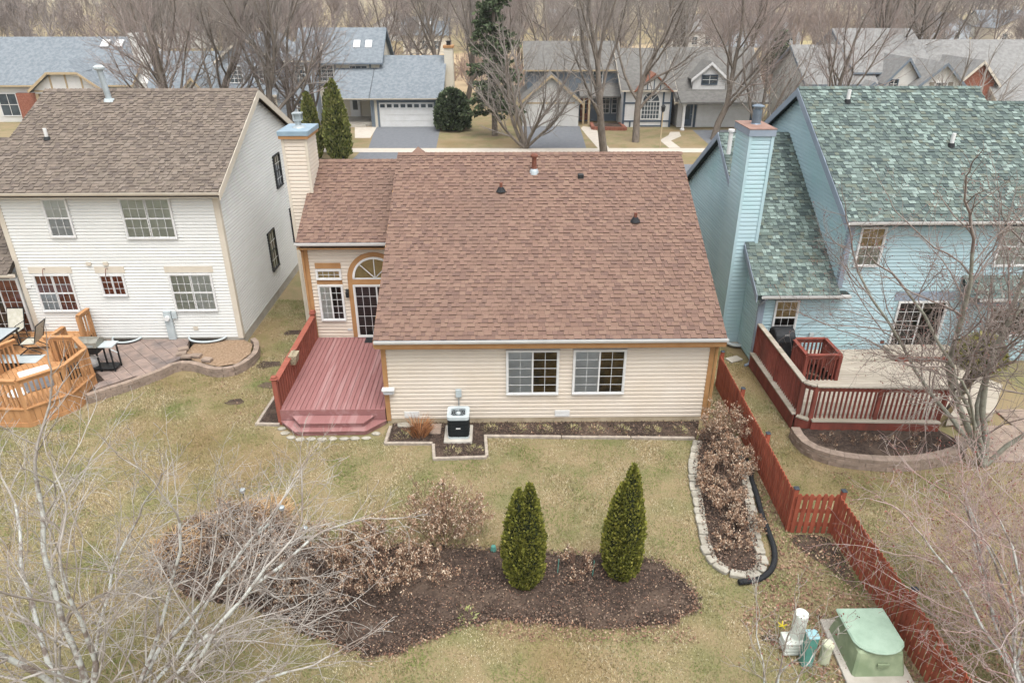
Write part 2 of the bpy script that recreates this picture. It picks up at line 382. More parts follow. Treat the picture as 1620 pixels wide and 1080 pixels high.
sheet('path', [(13.2, 56.0), (14.1, 56.0), (14.0, 59), (15.3, 61), (15.6, 63), (14.8, 63), (14.3, 61.4), (13.1, 59.2)], .012, M_walk)
sheet('path', [(-12.2, 60.6), (-10.9, 60.6), (-11.2, 66.0), (-13.2, 66.0)], .012, M_walk)

# ------------------------------------------------------------------ the beige house
BH = thing('beige_house', 'beige sided house with brown shingle roof and tan trim behind the red deck', 'house', (1.2, 17, 0))
XL, XR, YW = -3.25, 5.75, 17.0
YE, ZE, YR, ZR = 16.68, 2.78, 23.6, 6.2
MB().box(XL + .02, XR - .02, YW + .02, 29.9, -.1, 2.6).add([(x, y, z) for x in (XL + .02, XR - .02) for y, z in ((17.1, 2.6), (23.6, 5.95), (29.9, 2.6))],
        [(0, 1, 2), (5, 4, 3), (0, 3, 4, 1), (1, 4, 5, 2)]).build('wall', M_beige, BH)
MB().box(XL - .01, XR + .01, YW - .02, 17.5, -.1, .16).build('foundation', M_found, BH)
siding(BH, (XL, YW, 0), (1, 0, 0), (0, -1, 0), XR - XL, .16, 2.34, .121, M_beige)
fr = Frame((0, YW, 0), (1, 0, 0), (0, -1, 0))
for a, b in ((XL - .03, XL + .1), (XR - .1, XR + .03)):
    B = MB(); fr.box(B, a, b, -.1, .046, .1, 2.36); B.build('corner_board', M_tan, BH)
B = MB(); fr.box(B, XL - .03, XR + .03, -.05, .047, 2.36, 2.52); B.build('frieze_board', M_tan, BH)
MB().box(XL - .1, XR + .2, YE - .0, YW - .02, 2.52, 2.56).build('soffit', M_tan, BH)
gable_roof(BH, XL - .13, XR + .22, YE, ZE, YR, ZR, 30.5, ZE, .16, M_sh_br_e)
gutter(BH, XL - .13, XR + .24, YE - .11, ZE + .01, M_white)
MB().box(XL - .13, XR + .22, YE - .005, YE + .03, ZE - .26, ZE - .1).build('fascia', M_tan, BH)
sl = math.hypot(YR - YE, ZR - ZE); Vd = ((0, (YR - YE) / sl, (ZR - ZE) / sl))
shingles(BH, (XL - .15, YE - .02, ZE), (1, 0, 0), Vd, XR - XL + .37, sl + .02, .142, M_sh_br, M_sh_br_e, seed=3)
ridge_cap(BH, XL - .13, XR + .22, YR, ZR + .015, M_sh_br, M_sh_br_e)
for x0 in (XL - .16, XR + .2):   # rake boards
    B = MB(); B.ext([(x0, YE, ZE - .02), (x0, YR, ZR - .02), (x0, YR, ZR - .22), (x0, YE, ZE - .22)], (.03, 0, 0)); B.build('rake_board', M_tan, BH)
# downspout on the corner
MB().tube([(XR + .08, YE + .02, ZE - .1), (XR + .08, YE + .05, ZE - .2), (XR + .08, YW - .06, ZE - .42), (XR + .08, YW - .06, .12)], .045, 6).build('downspout', M_tan, BH)
# rear windows: two sliders, screen on one half, dark room behind the other
for u0 in (.15, 1.98):
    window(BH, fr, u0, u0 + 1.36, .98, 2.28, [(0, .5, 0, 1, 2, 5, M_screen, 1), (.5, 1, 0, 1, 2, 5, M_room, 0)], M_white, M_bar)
for u0 in (-2.77, 1.48):
    B = MB(); fr.box(B, u0, u0 + .42, .0, .045, .2, .4)
    v = B.build('crawl_vent', M_white, BH)
    for k in range(4):
        B = MB(); fr.box(B, u0 + .03, u0 + .39, .045, .052, .225 + k * .042, .243 + k * .042); B.build('louver', M_white, v)
# flood light at the corner
B = MB(); fr.box(B, -3.33, -2.98, .03, .2, 1.12, 1.2); fr.box(B, -3.31, -3.0, .03, .12, 1.0, 1.13); fl = B.build('floodlight', M_white, BH, bevel=.02)
B = MB(); fr.box(B, -3.27, -3.04, .12, .17, 1.03, 1.1); B.build('lens', M_screen, fl)
# roof fittings: two plumbing pipes, flue, low vent
def on_main(x, y): return (x, y, ZE + (y - YE) * (ZR - ZE) / (YR - YE))
M_rust = mat('rusty_brown_pipe', '#8a5846', '#6f4536', scale=9, rough=.7)
def vent_pipe(x, y, parent, h=.3, r=.05):
    p = on_main(x, y); B = MB().lathe(p, [(.16, .02), (.1, .12), (.075, .16)], 10); o = B.build('pipe_boot', M_blackr, parent)
    MB().lathe(p, [(r, .1), (r, h)], 10).build('pipe', M_rust, o)
vent_pipe(.0, 21.9, BH); vent_pipe(4.05, 20.65, BH)
p = on_main(1.07, 22.75)
fl = MB().lathe(p, [(.17, -.05), (.14, .05), (.1, .12)], 14).build('flue_flashing', M_grey_met, BH)
MB().lathe(p, [(.075, .1), (.075, .5)], 12).build('flue_pipe', M_rust, fl)
MB().lathe(p, [(.1, .12), (.1, .17)], 12).build('storm_collar', M_rust, fl)
MB().lathe(p, [(.08, .48), (.125, .5), (.125, .55), (.07, .6)], 12).build('flue_cap', M_rust, fl)
p = on_main(2.55, 22.5); MB().box(p[0] - .09, p[0] + .09, p[1] - .1, p[1] + .1, p[2] - .02, p[2] + .13).build('roof_vent', M_black, BH, bevel=.02)
# front gable peak just showing beyond the ridge
MB().add([(-2.8, 24.35, 6.3), (-3.4, 23.7, 5.8), (-2.2, 23.7, 5.8), (-1.9, 26.5, 5.0), (-3.7, 26.5, 5.0)], [(1, 2, 0), (2, 3, 0), (3, 4, 0), (4, 1, 0)]).build('hip_peak', M_sh_br, BH)

# left wing
WX0, WX1, WY = -6.32, XL, 21.6
EY, EZ, RY, RZ = 21.25, 3.95, 24.8, 5.74
MB().box(WX0 + .02, WX1 + .1, WY + .02, 27.9, -.1, 3.85).add([(x, y, z) for x in (WX0 + .02, WX1) for y, z in ((21.65, 3.85), (24.8, 5.55), (27.9, 3.85))],
        [(0, 1, 2), (5, 4, 3), (0, 3, 4, 1), (1, 4, 5, 2)]).build('wing_wall', M_beige, BH)
siding(BH, (WX0, WY, 0), (1, 0, 0), (0, -1, 0), WX1 - WX0 + .02, .3, 3.6, .121, M_beige)
siding(BH, (WX0, 27.9, 0), (0, -1, 0), (-1, 0, 0), 6.3, .1, 3.9, .121, M_beige)
fw_ = Frame((0, WY, 0), (1, 0, 0), (0, -1, 0))
for n0, n1, a, b in ((-.1, .046, WX0 - .03, WX0 + .11),):
    B = MB(); fw_.box(B, a, b, n0, n1, .1, 3.62); B.build('corner_board', M_tan, BH)
B = MB(); fw_.box(B, WX0 - .03, WX1, -.05, .047, 3.62, 3.78); B.build('frieze_board', M_tan, BH)
MB().box(WX0 - .12, WX1, EY, WY - .02, 3.72, 3.76).build('soffit', M_tan, BH)
gable_roof(BH, WX0 - .12, WX1 - .01, EY, EZ, RY, RZ, 28.35, EZ, .15, M_sh_br_e, 'wing_roof')
gutter(BH, WX0 - .16, WX1 - .14, EY - .11, EZ + .01, M_white)
sl = math.hypot(RY - EY, RZ - EZ)
shingles(BH, (WX0 - .13, EY - .02, EZ), (1, 0, 0), (0, (RY - EY) / sl, (RZ - EZ) / sl), WX1 - WX0 + .12, sl + .02, .142, M_sh_br, M_sh_br_e, n_ind=0, seed=5)
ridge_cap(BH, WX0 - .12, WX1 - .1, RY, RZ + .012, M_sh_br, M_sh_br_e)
MB().tube([(WX0 - .05, EY, EZ - .1), (WX0 - .05, WY - .06, EZ - .4), (WX0 - .05, WY - .06, .1)], .045, 6).build('downspout', M_tan, BH)
# wing openings
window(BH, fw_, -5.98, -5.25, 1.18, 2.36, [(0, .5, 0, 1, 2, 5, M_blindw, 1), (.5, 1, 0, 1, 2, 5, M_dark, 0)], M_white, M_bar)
window(BH, fw_, -5.98, -5.25, 2.64, 2.9, [(0, 1, 0, 1, 4, 2, M_shade, 0)], M_white, M_bar, name='transom_window')
B = MB(); fw_.box(B, -6.03, -5.2, -.02, .042, 2.43, 2.58); B.build('window_trim', M_tan, BH)
B = MB(); fw_.box(B, -6.03, -5.2, -.02, .042, 2.97, 3.16); B.build('window_trim', M_tan, BH)
# patio door with arch above, in one tan surround
cxd, zd0, zd1, hw = -4.12, .52, 2.36, .72
def arch_ring(fr_, cx_, cz, r0, r1, n0, n1, seg=20):
    B = MB()
    for i in range(seg):
        a, b = math.pi * i / seg, math.pi * (i + 1) / seg
        q = [fr_.p(cx_ + r * math.cos(t), n, cz + r * math.sin(t)) for n in (n1, n0) for r, t in ((r0, a), (r1, a), (r1, b), (r0, b))]
        B.add(q, [(0, 1, 2, 3), (1, 5, 6, 2), (4, 0, 3, 7)])
    return B
arch_ring(fw_, cxd, 2.62, .73, .9, -.02, .06).build('arch_trim', M_tan, BH)
B = MB(); fw_.box(B, cxd - .9, cxd - .73, -.02, .06, zd0, 2.62); fw_.box(B, cxd - .73, cxd + .8, -.02, .055, 2.42, 2.62); B.build('door_trim', M_tan, BH)
aw = arch_ring(fw_, cxd, 2.64, .66, .73, -.01, .085).build('arch_window', M_white, BH)
B = MB(); fw_.box(B, cxd - .73, cxd + .73, 0, .06, 2.6, 2.65)
for t in (45, 90, 135):
    B.bar(fw_.p(cxd, .06, 2.64), fw_.p(cxd + .68 * math.cos(R(t)), .06, 2.64 + .68 * math.sin(R(t))), .025, .02, up=(0, 1, 0))
B.build('grille', M_bar, aw)
arc = [fw_.p(cxd + .67 * math.cos(math.pi * i / 16), .052, 2.64 + .67 * math.sin(math.pi * i / 16)) for i in range(17)]
MB().add(arc, [tuple(range(17))]).build('pane', GLASS, aw)
MB().add([p + Vector((0, .012, 0)) for p in arc], [tuple(range(17))]).build('curtain_or_dark_backing', M_shade, aw)
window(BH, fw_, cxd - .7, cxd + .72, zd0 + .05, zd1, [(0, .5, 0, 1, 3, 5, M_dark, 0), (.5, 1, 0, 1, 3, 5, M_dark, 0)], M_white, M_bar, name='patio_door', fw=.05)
B = MB(); fw_.box(B, -5.13, -5.01, .0, .1, 2.2, 2.26); fw_.box(B, -5.12, -5.02, .03, .15, 1.98, 2.2); B.build('wall_lantern', M_black, BH, bevel=.02)
B = MB(); fw_.box(B, -5.2, -5.06, .0, .05, .75, .82); B.build('outlet_cover', M_screen, BH)
# chimney on the wing's side, with metal cap and flue
CX0, CX1, CY0, CY1, CZ = -7.02, -6.28, 23.3, 24.6, 6.78
MB().box(CX0 + .02, CX1 - .02, CY0 + .02, CY1, 0, CZ).build('chimney', M_beige, BH)
ch = [o for o in BH.children if o.name.startswith('chimney')][0]
siding(ch, (CX0, CY0, 0), (1, 0, 0), (0, -1, 0), CX1 - CX0, .1, CZ, .121, M_beige, lip=.02)
siding(ch, (CX1, CY0, 0), (0, 1, 0), (1, 0, 0), CY1 - CY0, 3.9, CZ, .121, M_beige, lip=.02)
for x in (CX0, CX1): MB().box(x - .045, x + .045, CY0 - .035, CY0 + .045, .1, CZ).build('corner_board', M_creamtrim, ch)
MB().box(CX0 - .1, CX1 + .1, CY0 - .1, CY1 + .1, CZ - .02, CZ + .08).build('cap_skirt', M_tan, ch)
cap = MB().box(CX0 - .12, CX1 + .12, CY0 - .12, CY1 + .12, CZ + .08, CZ + .22).build('chimney_cap', mat('blue_grey_metal', '#9db4c2', '#8ba2b0', scale=3, rough=.4), ch)
p = (-6.62, 23.95, CZ + .22)
B = MB().lathe(p, [(.22, 0), (.2, .03), (.1, .08), (.09, .22)], 12); B.box(p[0] - .13, p[0] + .13, p[1] - .13, p[1] + .13, p[2] + .22, p[2] + .25)
for sx in (-.11, .11):
    for sy in (-.11, .11): B.box(p[0] + sx - .02, p[0] + sx + .02, p[1] + sy - .02, p[1] + sy + .02, p[2] + .25, p[2] + .43)
B.box(p[0] - .15, p[0] + .15, p[1] - .15, p[1] + .15, p[2] + .43, p[2] + .47); B.box(p[0] - .07, p[0] + .07, p[1] - .07, p[1] + .07, p[2] + .25, p[2] + .43)
B.build('flue_cap', M_grey_met, ch)

# ------------------------------------------------------------------ red deck
DK = thing('red_deck', 'low red composite deck with corner steps in the notch of the beige house', 'deck', (-4.8, 19, 0))
DX0, DX1, DY0, DY1, DZ = -6.24, XL - .04, 16.95, 21.56, .5
MB().box(DX0 + .03, DX1 - .02, DY0 + .05, DY1, .02, DZ - .03).build('joist_frame', M_mulch, DK)
nb = 21; bw = (DX1 - DX0) / nb; me = None
for i in range(nb):
    if me is None:
        o = MB().box(DX0, DX0 + bw - .014, DY0, DY1, DZ - .025, DZ).build('deck_board', M_deckred, DK); me = o.data
    else:
        o = bpy.data.objects.new('deck_board', me); COL.objects.link(o); o.parent = DK; o.location = (i * bw, 0, 0)
MB().box(DX0, DX1 - .01, DY0 - .03, DY0 - .002, .02, DZ + .004).build('riser', M_deckred, DK)
MB().prism([(-5.62, 16.5), (-3.84, 16.5), (-3.6, 16.9), (-5.92, 16.9)], .29, .335).build('tread', M_deckred, DK, bevel=.008)
MB().prism([(-5.58, 16.54), (-3.88, 16.54), (-3.66, 16.9), (-5.86, 16.9)], .175, .288).build('riser', M_deckred, DK)
MB().prism([(-5.72, 16.34), (-3.76, 16.36), (-3.27, 16.9), (-6.25, 16.9)], .13, .172).build('tread', M_deckred, DK, bevel=.008)
MB().prism([(-5.68, 16.38), (-3.8, 16.4), (-3.33, 16.9), (-6.18, 16.9)], .01, .128).build('riser', M_deckred, DK)
# side rail: posts, board-on-board pickets, wide cap
rx = -6.28
for y in (17.0, 21.45):
    pst = MB().box(rx - .06, rx + .06, y - .06, y + .06, .0, 1.45).build('post', M_railred, DK)
    MB().box(rx - .1, rx + .1, y - .1, y + .1, 1.45, 1.49).box(rx - .07, rx + .07, y - .07, y + .07, 1.49, 1.55).build('post_cap', M_railred, pst, bevel=.015)
pk = None; n = 40
for i in range(n):
    y = 17.12 + i * (21.36 - 17.12) / n
    sx = .035 if i % 2 else -.035
    if pk is None: pk = MB().box(-.01, .01, 0, .115, .12, 1.32)
    if i < 2: last = {}
    if i % 2 not in last:
        o = MB().box(rx + sx - .01, rx + sx + .01, y, y + .115, .12, 1.32).build('picket', M_railred, DK); last[i % 2] = (o, y)
    else:
        s = last[i % 2]; o = bpy.data.objects.new('picket', s[0].data); COL.objects.link(o); o.parent = DK; o.location = (0, y - s[1], 0)
for z in (.3, 1.24): MB().box(rx - .02, rx + .02, 17.05, 21.4, z, z + .08).build('rail', M_railred, DK)
MB().box(rx - .085, rx + .085, 17.06, 21.39, 1.33, 1.37).build('cap_rail', M_railred, DK, bevel=.006)
M_basket = mat('pale_wicker', '#c9bda0', '#8f8268', scale=30, rough=.95, bump=.6, bscale=60)
bk = thing('rail_basket', 'small pale wicker planter basket hung on the red deck railing', 'basket', (-6.12, 18.6, 1.12))
B = MB()
for k in range(4): B.add([(-6.17 + .07 * a + (.012 * k) * a, 18.42 + b * .38, 1.13 + .07 * k + .035 * c) for a, b, c in ((-1, 0, 0), (1, 0, 0), (1, 1, 0), (-1, 1, 0), (-1.15, -.03, 2), (1.15, -.03, 2), (1.15, 1.03, 2), (-1.15, 1.03, 2))], [(3, 2, 1, 0), (0, 1, 5, 4), (1, 2, 6, 5), (2, 3, 7, 6), (3, 0, 4, 7), (4, 5, 6, 7)])
B.build('bowl', M_basket, bk)
MB().tube([(-6.17, 18.42 + .19 - .19 * math.cos(t), 1.4 + .1 * math.sin(t)) for t in np.linspace(0, math.pi, 9)], .012, 5).build('handle', M_basket, bk)
tag(MB().box(-4.6, -3.75, 21.12, 21.5, DZ + .002, DZ + .016).build('doormat', M_blackr, None, bevel=.004), 'black rubber doormat on the red deck by the patio door', 'doormat')
# ------------------------------------------------------------------ beds, edging, small things behind the beige house
def noise2(x, y, s, seed=0):
    return (np.sin(x * 3.1 * s + seed) * np.cos(y * 2.7 * s - seed * 1.3) + .6 * np.sin(x * 7.3 * s + y * 5.1 * s + seed * 2) + .4 * np.cos(x * 13.7 * s - y * 11.9 * s + seed)) / 2
def bed(name, outline, h, m, res=.07, z0=.006, seed=1, edge=.25, label=None):
    P = np.array(outline); x0, y0 = P.min(0) - res; x1, y1 = P.max(0) + res
    gx, gy = np.arange(x0, x1 + res, res), np.arange(y0, y1 + res, res); X, Y = np.meshgrid(gx, gy)
    X = X + .25 * res * noise2(X, Y, 3, seed); Y = Y + .25 * res * noise2(Y, X, 3, seed + 4)
    ins = inside(outline, X, Y)
    D = np.full(X.shape, 9.0); n = len(outline); NX, NY = X.copy(), Y.copy()
    for i in range(n):
        a, b = np.array(outline[i]), np.array(outline[(i + 1) % n]); d = b - a; L2 = d @ d + 1e-9
        t = np.clip(((X - a[0]) * d[0] + (Y - a[1]) * d[1]) / L2, 0, 1); qx, qy = a[0] + t * d[0], a[1] + t * d[1]; dd = np.hypot(X - qx, Y - qy); c = dd < D; D = np.where(c, dd, D); NX = np.where(c, qx, NX); NY = np.where(c, qy, NY)
    Z = z0 + h * np.clip(D / edge, 0, 1) ** .7 * (1 + .35 * noise2(X, Y, .9, seed)) + np.where(D > .05, .012 * nr.standard_normal(X.shape), 0)
    Z = np.where(ins, np.maximum(Z, z0), z0); X = np.where(ins, X, NX); Y = np.where(ins, Y, NY)
    ny, nx = X.shape; idx = np.arange(nx * ny).reshape(ny, nx)
    q = ins[:-1, :-1] | ins[1:, :-1] | ins[:-1, 1:] | ins[1:, 1:]
    F = np.stack([idx[:-1, :-1][q], idx[:-1, 1:][q], idx[1:, 1:][q], idx[1:, :-1][q]], 1)
    V = np.stack([X.ravel(), Y.ravel(), Z.ravel()], 1)
    used = np.unique(F); rm = np.full(len(V), -1); rm[used] = np.arange(len(used))
    return struct(np_mesh(name, V[used], rm[F], m, smooth=True))
def poly_pts(outline, n, g=nr):
    P = np.array(outline); lo, hi = P.min(0), P.max(0); out = np.zeros((0, 2))
    while len(out) < n:
        q = g.uniform(lo, hi, (n * 2, 2)); out = np.vstack([out, q[inside(outline, q[:, 0], q[:, 1])]])
    return out[:n]
def quads_at(P, size, g=nr, tilt=.6, aspect=.7, zr=(.01, .04)):
    """small randomly turned quads (leaves, chips) at points P (n,3)"""
    n = len(P); a = g.uniform(0, 2 * np.pi, n); s = size * g.uniform(.55, 1.3, n)
    nx, ny = g.normal(0, tilt, n), g.normal(0, tilt, n)
    U = np.stack([np.cos(a), np.sin(a), -(nx * np.cos(a) + ny * np.sin(a))], 1); W = np.stack([-np.sin(a), np.cos(a), -(-nx * np.sin(a) + ny * np.cos(a))], 1)
    U /= np.linalg.norm(U, axis=1)[:, None]; W /= np.linalg.norm(W, axis=1)[:, None]
    U *= s[:, None]; W *= (s * aspect)[:, None]
    C = np.array(P, float); C[:, 2] += g.uniform(zr[0], zr[1], n)
    V = np.stack([C - U, C - W * .9 + U * .1, C + U, C + W * .9], 1).reshape(-1, 3)
    return V, np.arange(4 * n).reshape(-1, 4)

M_leaf = mat('dead_leaf', '#a8866e', pal=['#9a7863', '#b3937a', '#80604f', '#c4aa8e', '#8d6a58', '#a27e68', '#6f5143'], rough=.9)
M_chip = mat('mulch_chip', '#4a3b32', pal=['#66554a', '#4d3f36', '#78665a', '#3d322a', '#897668', '#5a4b41'], rough=1)
M_straw = mat('straw', '#b58f62', pal=['#cfac80', '#c39c6f', '#dcc09a', '#b58d63', '#d5b488'], rough=.95)
M_rustst = mat('rust_stems', '#8f5a30', pal=['#ad754a', '#c08757', '#96613d', '#d09b6c', '#87583b'], rough=.9)
M_grasstuft = mat('dormant_tuft', '#a39a68', pal=['#cbbd90', '#aaa570', '#bba97d', '#d6caa3', '#9a9862'], rough=.95)

HB = [(-3.12, 15.95), (-1.88, 15.92), (-1.8, 15.24), (-.44, 15.28), (-.5, 16.22), (5.3, 16.03), (5.62, 16.95), (-3.12, 16.96)]
bed('mulch_bed', HB, .03, M_mulch, res=.05, edge=.08)
te = thing('timber_edging', 'weathered grey landscape timbers edging the bed along the beige house wall', 'edging', (.9, 15.9, 0))
for a, b in (((-3.15, 16.75), (-3.18, 15.9)), ((-3.2, 15.93), (-1.9, 15.9)), ((-1.88, 15.86), (-1.8, 15.2)), ((-1.84, 15.2), (-.42, 15.25)), ((-.42, 15.3), (-.48, 16.26)), ((-.46, 16.23), (1.6, 16.15)), ((1.62, 16.15), (3.5, 16.09)), ((3.52, 16.09), (5.25, 16.03))):
    MB().bar((*a, .035), (*b, .04), .085, .09).build('timber', M_timber, te, bevel=.012)
# timbers left of the red deck
bed('mulch_bed', [(-6.95, 16.98), (-6.35, 16.9), (-6.36, 18.9), (-6.82, 18.7)], .02, M_mulch, res=.05, edge=.06)
te = thing('timber_edging', 'weathered grey timbers in an L beside the red deck railing', 'edging', (-6.9, 17.5, 0))
for a, b in (((-6.95, 17.0), (-6.85, 18.75)), ((-7.0, 16.95), (-6.3, 16.9))): MB().bar((*a, .035), (*b, .04), .085, .09).build('timber', M_timber, te, bevel=.012)
# air conditioner
AC = thing('air_conditioner', 'dark air conditioning unit with pale grey top on a concrete pad', 'air conditioner', (-1.2, 16.3, 0))
MB().box(-1.6, -.83, 15.9, 16.72, .0, .1).build('concrete_pad', M_conc, AC, bevel=.015)
def rrect(cx_, cy_, w, d, r, n=4):
    out = []
    for k, (sx, sy) in enumerate(((1, 1), (-1, 1), (-1, -1), (1, -1))):
        for i in range(n + 1):
            t = R(90 * k + 90 * i / n); out.append((cx_ + sx * (w / 2 - r) + r * math.cos(t), cy_ + sy * (d / 2 - r) + r * math.sin(t)))
    return out
ax, ay = -1.2, 16.3
M_ac = mat('dark_green_black_metal', '#232a2b', '#1b2021', scale=8, rough=.6)
MB().prism(rrect(ax, ay, .58, .58, .08), .1, .16).build('base_pan', M_lgrey, AC)
MB().prism(rrect(ax, ay, .56, .56, .08), .16, .72).build('body', M_ac, AC)
B = MB()
for k in range(6):
    z = .2 + k * .095
    B.prism(rrect(ax, ay, .575, .575, .085), z, z + .01)
for s in (-1, 1):
    for t in (-.18, 0, .18):
        B.box(ax + t - .006, ax + t + .006, ay + s * .288 - .004, ay + s * .288 + .004, .16, .72); B.box(ax + s * .288 - .004, ax + s * .288 + .004, ay + t - .006, ay + t + .006, .16, .72)
B.build('guard_grille', M_blackr, AC)
ou = rrect(ax, ay, .6, .6, .09, 5); nn = len(ou); rr = .235
B = MB(); ci = [(ax + rr * math.cos(math.atan2(y - ay, x - ax)), ay + rr * math.sin(math.atan2(y - ay, x - ax))) for x, y in ou]
B.add([(x, y, .70) for x, y in ou] + [(x, y, .79) for x, y in ou] + [(x, y, .79) for x, y in ci] + [(x, y, .70) for x, y in ci],
      [(i, (i + 1) % nn, (i + 1) % nn + nn, i + nn) for i in range(nn)] + [(i + nn, (i + 1) % nn + nn, (i + 1) % nn + 2 * nn, i + 2 * nn) for i in range(nn)] + [(i + 2 * nn, (i + 1) % nn + 2 * nn, (i + 1) % nn + 3 * nn, i + 3 * nn) for i in range(nn)])
B.build('top_panel', M_lgrey, AC)
fan = MB().lathe((ax, ay, .735), [(.06, 0), (.07, .02), (.05, .045)], 12).build('fan', M_lgrey, AC)
for k in range(5):
    t = 2 * math.pi * k / 5; c, s = math.cos(t), math.sin(t)
    MB().add([(ax + c * r - s * w, ay + s * r + c * w, .745 + dz) for r, w, dz in ((.05, -.03, .01), (.2, -.07, .02), (.21, .05, -.01), (.05, .03, -.01))], [(0, 1, 2, 3)]).build('blade', M_black, fan)
B = MB()
for r in (.09, .14, .19, .235):
    B.tube([(ax + r * math.cos(t), ay + r * math.sin(t), .792) for t in np.linspace(0, 2 * math.pi, 25)], .0035, 4, cap=False)
for k in range(8): t = 2 * math.pi * k / 8; B.bar((ax + .05 * math.cos(t), ay + .05 * math.sin(t), .794), (ax + .24 * math.cos(t), ay + .24 * math.sin(t), .794), .005, .005)
B.build('fan_guard', M_grey_met, AC)
MB().box(ax - .06, ax + .06, ay - .294, ay - .287, .42, .455).build('name_plate', M_white, AC)
o = MB().box(ax - .302, ax - .294, ay - .2, ay + .02, .2, .42).box(ax - .304, ax - .302, ay - .19, ay + .01, .22, .4, 1).build('sticker', [M_white, mat('blue_label', '#3f86c4', '#e6eef5', scale=22, rough=.6, lo=.55, hi=.6)], AC)
ds = MB(); fr.box(ds, -1.3, -1.14, .02, .1, .88, 1.12); dsb = ds.build('disconnect_box', M_lgrey, BH, bevel=.01)
MB().tube([(-1.22, YW - .06, .88), (-1.22, YW - .06, .6), (-1.22, YW - .3, .45)], .015, 6).build('conduit', M_grey_met, dsb)

def tuft(name, label, cat, x, y, n, h, spread, m, group=None, w=.012, lean=.5):
    """clump of thin upright blades"""
    t = nr.uniform(0, 2 * np.pi, n); r = spread * np.sqrt(nr.uniform(0, 1, n)) * .45; ln = nr.uniform(.1, lean, n) + .3 * r / spread; hh = h * nr.uniform(.55, 1.1, n)
    b = np.stack([x + r * np.cos(t), y + r * np.sin(t), np.zeros(n)], 1); t2 = t + nr.normal(0, .5, n)
    d = np.stack([np.cos(t2) * ln, np.sin(t2) * ln, np.ones(n)], 1); d /= np.linalg.norm(d, axis=1)[:, None]
    sd = np.stack([-np.sin(t2 + nr.uniform(0, 3, n)), np.cos(t2), np.zeros(n)], 1) * w
    mid = b + d * (hh * .6)[:, None]; d2 = d + np.stack([np.cos(t2) * .35, np.sin(t2) * .35, -.2 * np.ones(n)], 1); tip = mid + d2 * (hh * .4)[:, None]
    V = np.stack([b - sd, b + sd, mid + sd * .8, mid - sd * .8, tip], 1).reshape(-1, 3)
    i = np.arange(n) * 5; F = np.concatenate([np.stack([i, i + 1, i + 2], 1), np.stack([i, i + 2, i + 3], 1), np.stack([i + 3, i + 2, i + 4], 1)])
    return tag(np_mesh(name, V, F, m), label, cat, group)
tuft('grass_clump', 'rust brown ornamental grass clump beside the air conditioner', 'grass clump', -2.3, 16.35, 260, .62, .5, M_rustst, lean=.55, w=.008)
for i, (x, y) in enumerate([(-.35, 16.62), (.45, 16.6), (1.15, 16.56), (1.95, 16.56), (2.6, 16.52), (3.35, 16.52), (4.2, 16.46), (4.95, 16.42), (-2.75, 16.3), (-1.35, 15.55), (-.75, 15.6)]):
    tuft('low_tuft', 'low dry tuft of cut-back perennial in the house bed', 'plant', x, y, 130, .13, .42, M_grasstuft, group='dry tufts in the house bed', lean=1.6, w=.008)
st = tag(MB().prism([(-2.95, 16.72), (-2.6, 16.68), (-2.5, 16.8), (-2.75, 16.92), (-2.98, 16.86)], .02, .09).build('splash_stone', M_stone, None, bevel=.02), 'flat pale stone at the beige house corner beside the deck steps', 'stone')
tag(MB().box(-2.02, -1.72, 16.35, 16.85, .03, .07).build('paver', M_block, None, bevel=.01), 'brown concrete paver between grass clump and air conditioner', 'paver')
# stepping stones round the deck steps
se = thing('stone_edging', 'row of pale flat stones along the foot of the red deck steps', 'edging', (-4.8, 16.2, 0))
for i, (x, y) in enumerate([(-6.2, 16.72), (-6.05, 16.5), (-5.82, 16.28), (-5.55, 16.19), (-5.25, 16.2), (-4.95, 16.18), (-4.65, 16.2), (-4.35, 16.19), (-4.05, 16.2), (-3.75, 16.22), (-3.5, 16.42)]):
    pts = [(x + .14 * math.cos(t) * rng.uniform(.85, 1.15), y + .09 * math.sin(t) * rng.uniform(.8, 1.2)) for t in np.linspace(0, 2 * math.pi, 7)[:-1]]
    MB().prism(pts, .0, .035 + rng.uniform(0, .015)).build('stone', M_stone, se, bevel=.01)

# ------------------------------------------------------------------ cream house on the left
LH = thing('cream_house', 'two storey cream sided house with grey brown roof and raised cedar deck', 'house', (-12.4, 22, 0))
LX0, LX1, LY = -15.87, -8.95, 22.0
LEY, LEZ, LRY, LRZ = 21.62, 5.47, 26.8, 7.84
MB().box(LX0, LX1 - .02, LY + .02, 31.9, -.1, 5.35).add([(x, y, z) for x in (LX0, LX1 - .02) for y, z in ((22.02, 5.35), (26.8, 7.6), (31.6, 5.35))],
        [(0, 1, 2), (5, 4, 3), (0, 3, 4, 1), (1, 4, 5, 2)]).build('wall', M_cream, LH)
MB().box(LX0 + .05, LX1 + .01, LY - .015, 31.9, -.1, .34).build('foundation', M_conc, LH)
siding(LH, (LX0, LY, 0), (1, 0, 0), (0, -1, 0), LX1 - LX0, .34, 5.2, .108, M_cream)
lslope = (LRZ - LEZ) / (LRY - LEY)
def lim_side(z):
    if z < 5.35: return (0, 9.9)
    y0 = LEY + (z + .2 - LEZ) / lslope; return (y0 - LY, (2 * LRY - y0) - LY)
siding(LH, (LX1, LY, 0), (0, 1, 0), (1, 0, 0), 9.9, .34, 7.55, .108, M_cream, lim=lim_side)
fl = Frame((0, LY, 0), (1, 0, 0), (0, -1, 0)); fs = Frame((LX1, 0, 0), (0, 1, 0), (1, 0, 0))
B = MB(); fl.box(B, LX1 - .13, LX1 + .045, -.12, .045, .3, 5.22); B.build('corner_board', M_creamtrim, LH)
B = MB(); fl.box(B, LX0 - .03, LX0 + .13, -.1, .045, .3, 5.22); B.build('corner_board', M_creamtrim, LH)
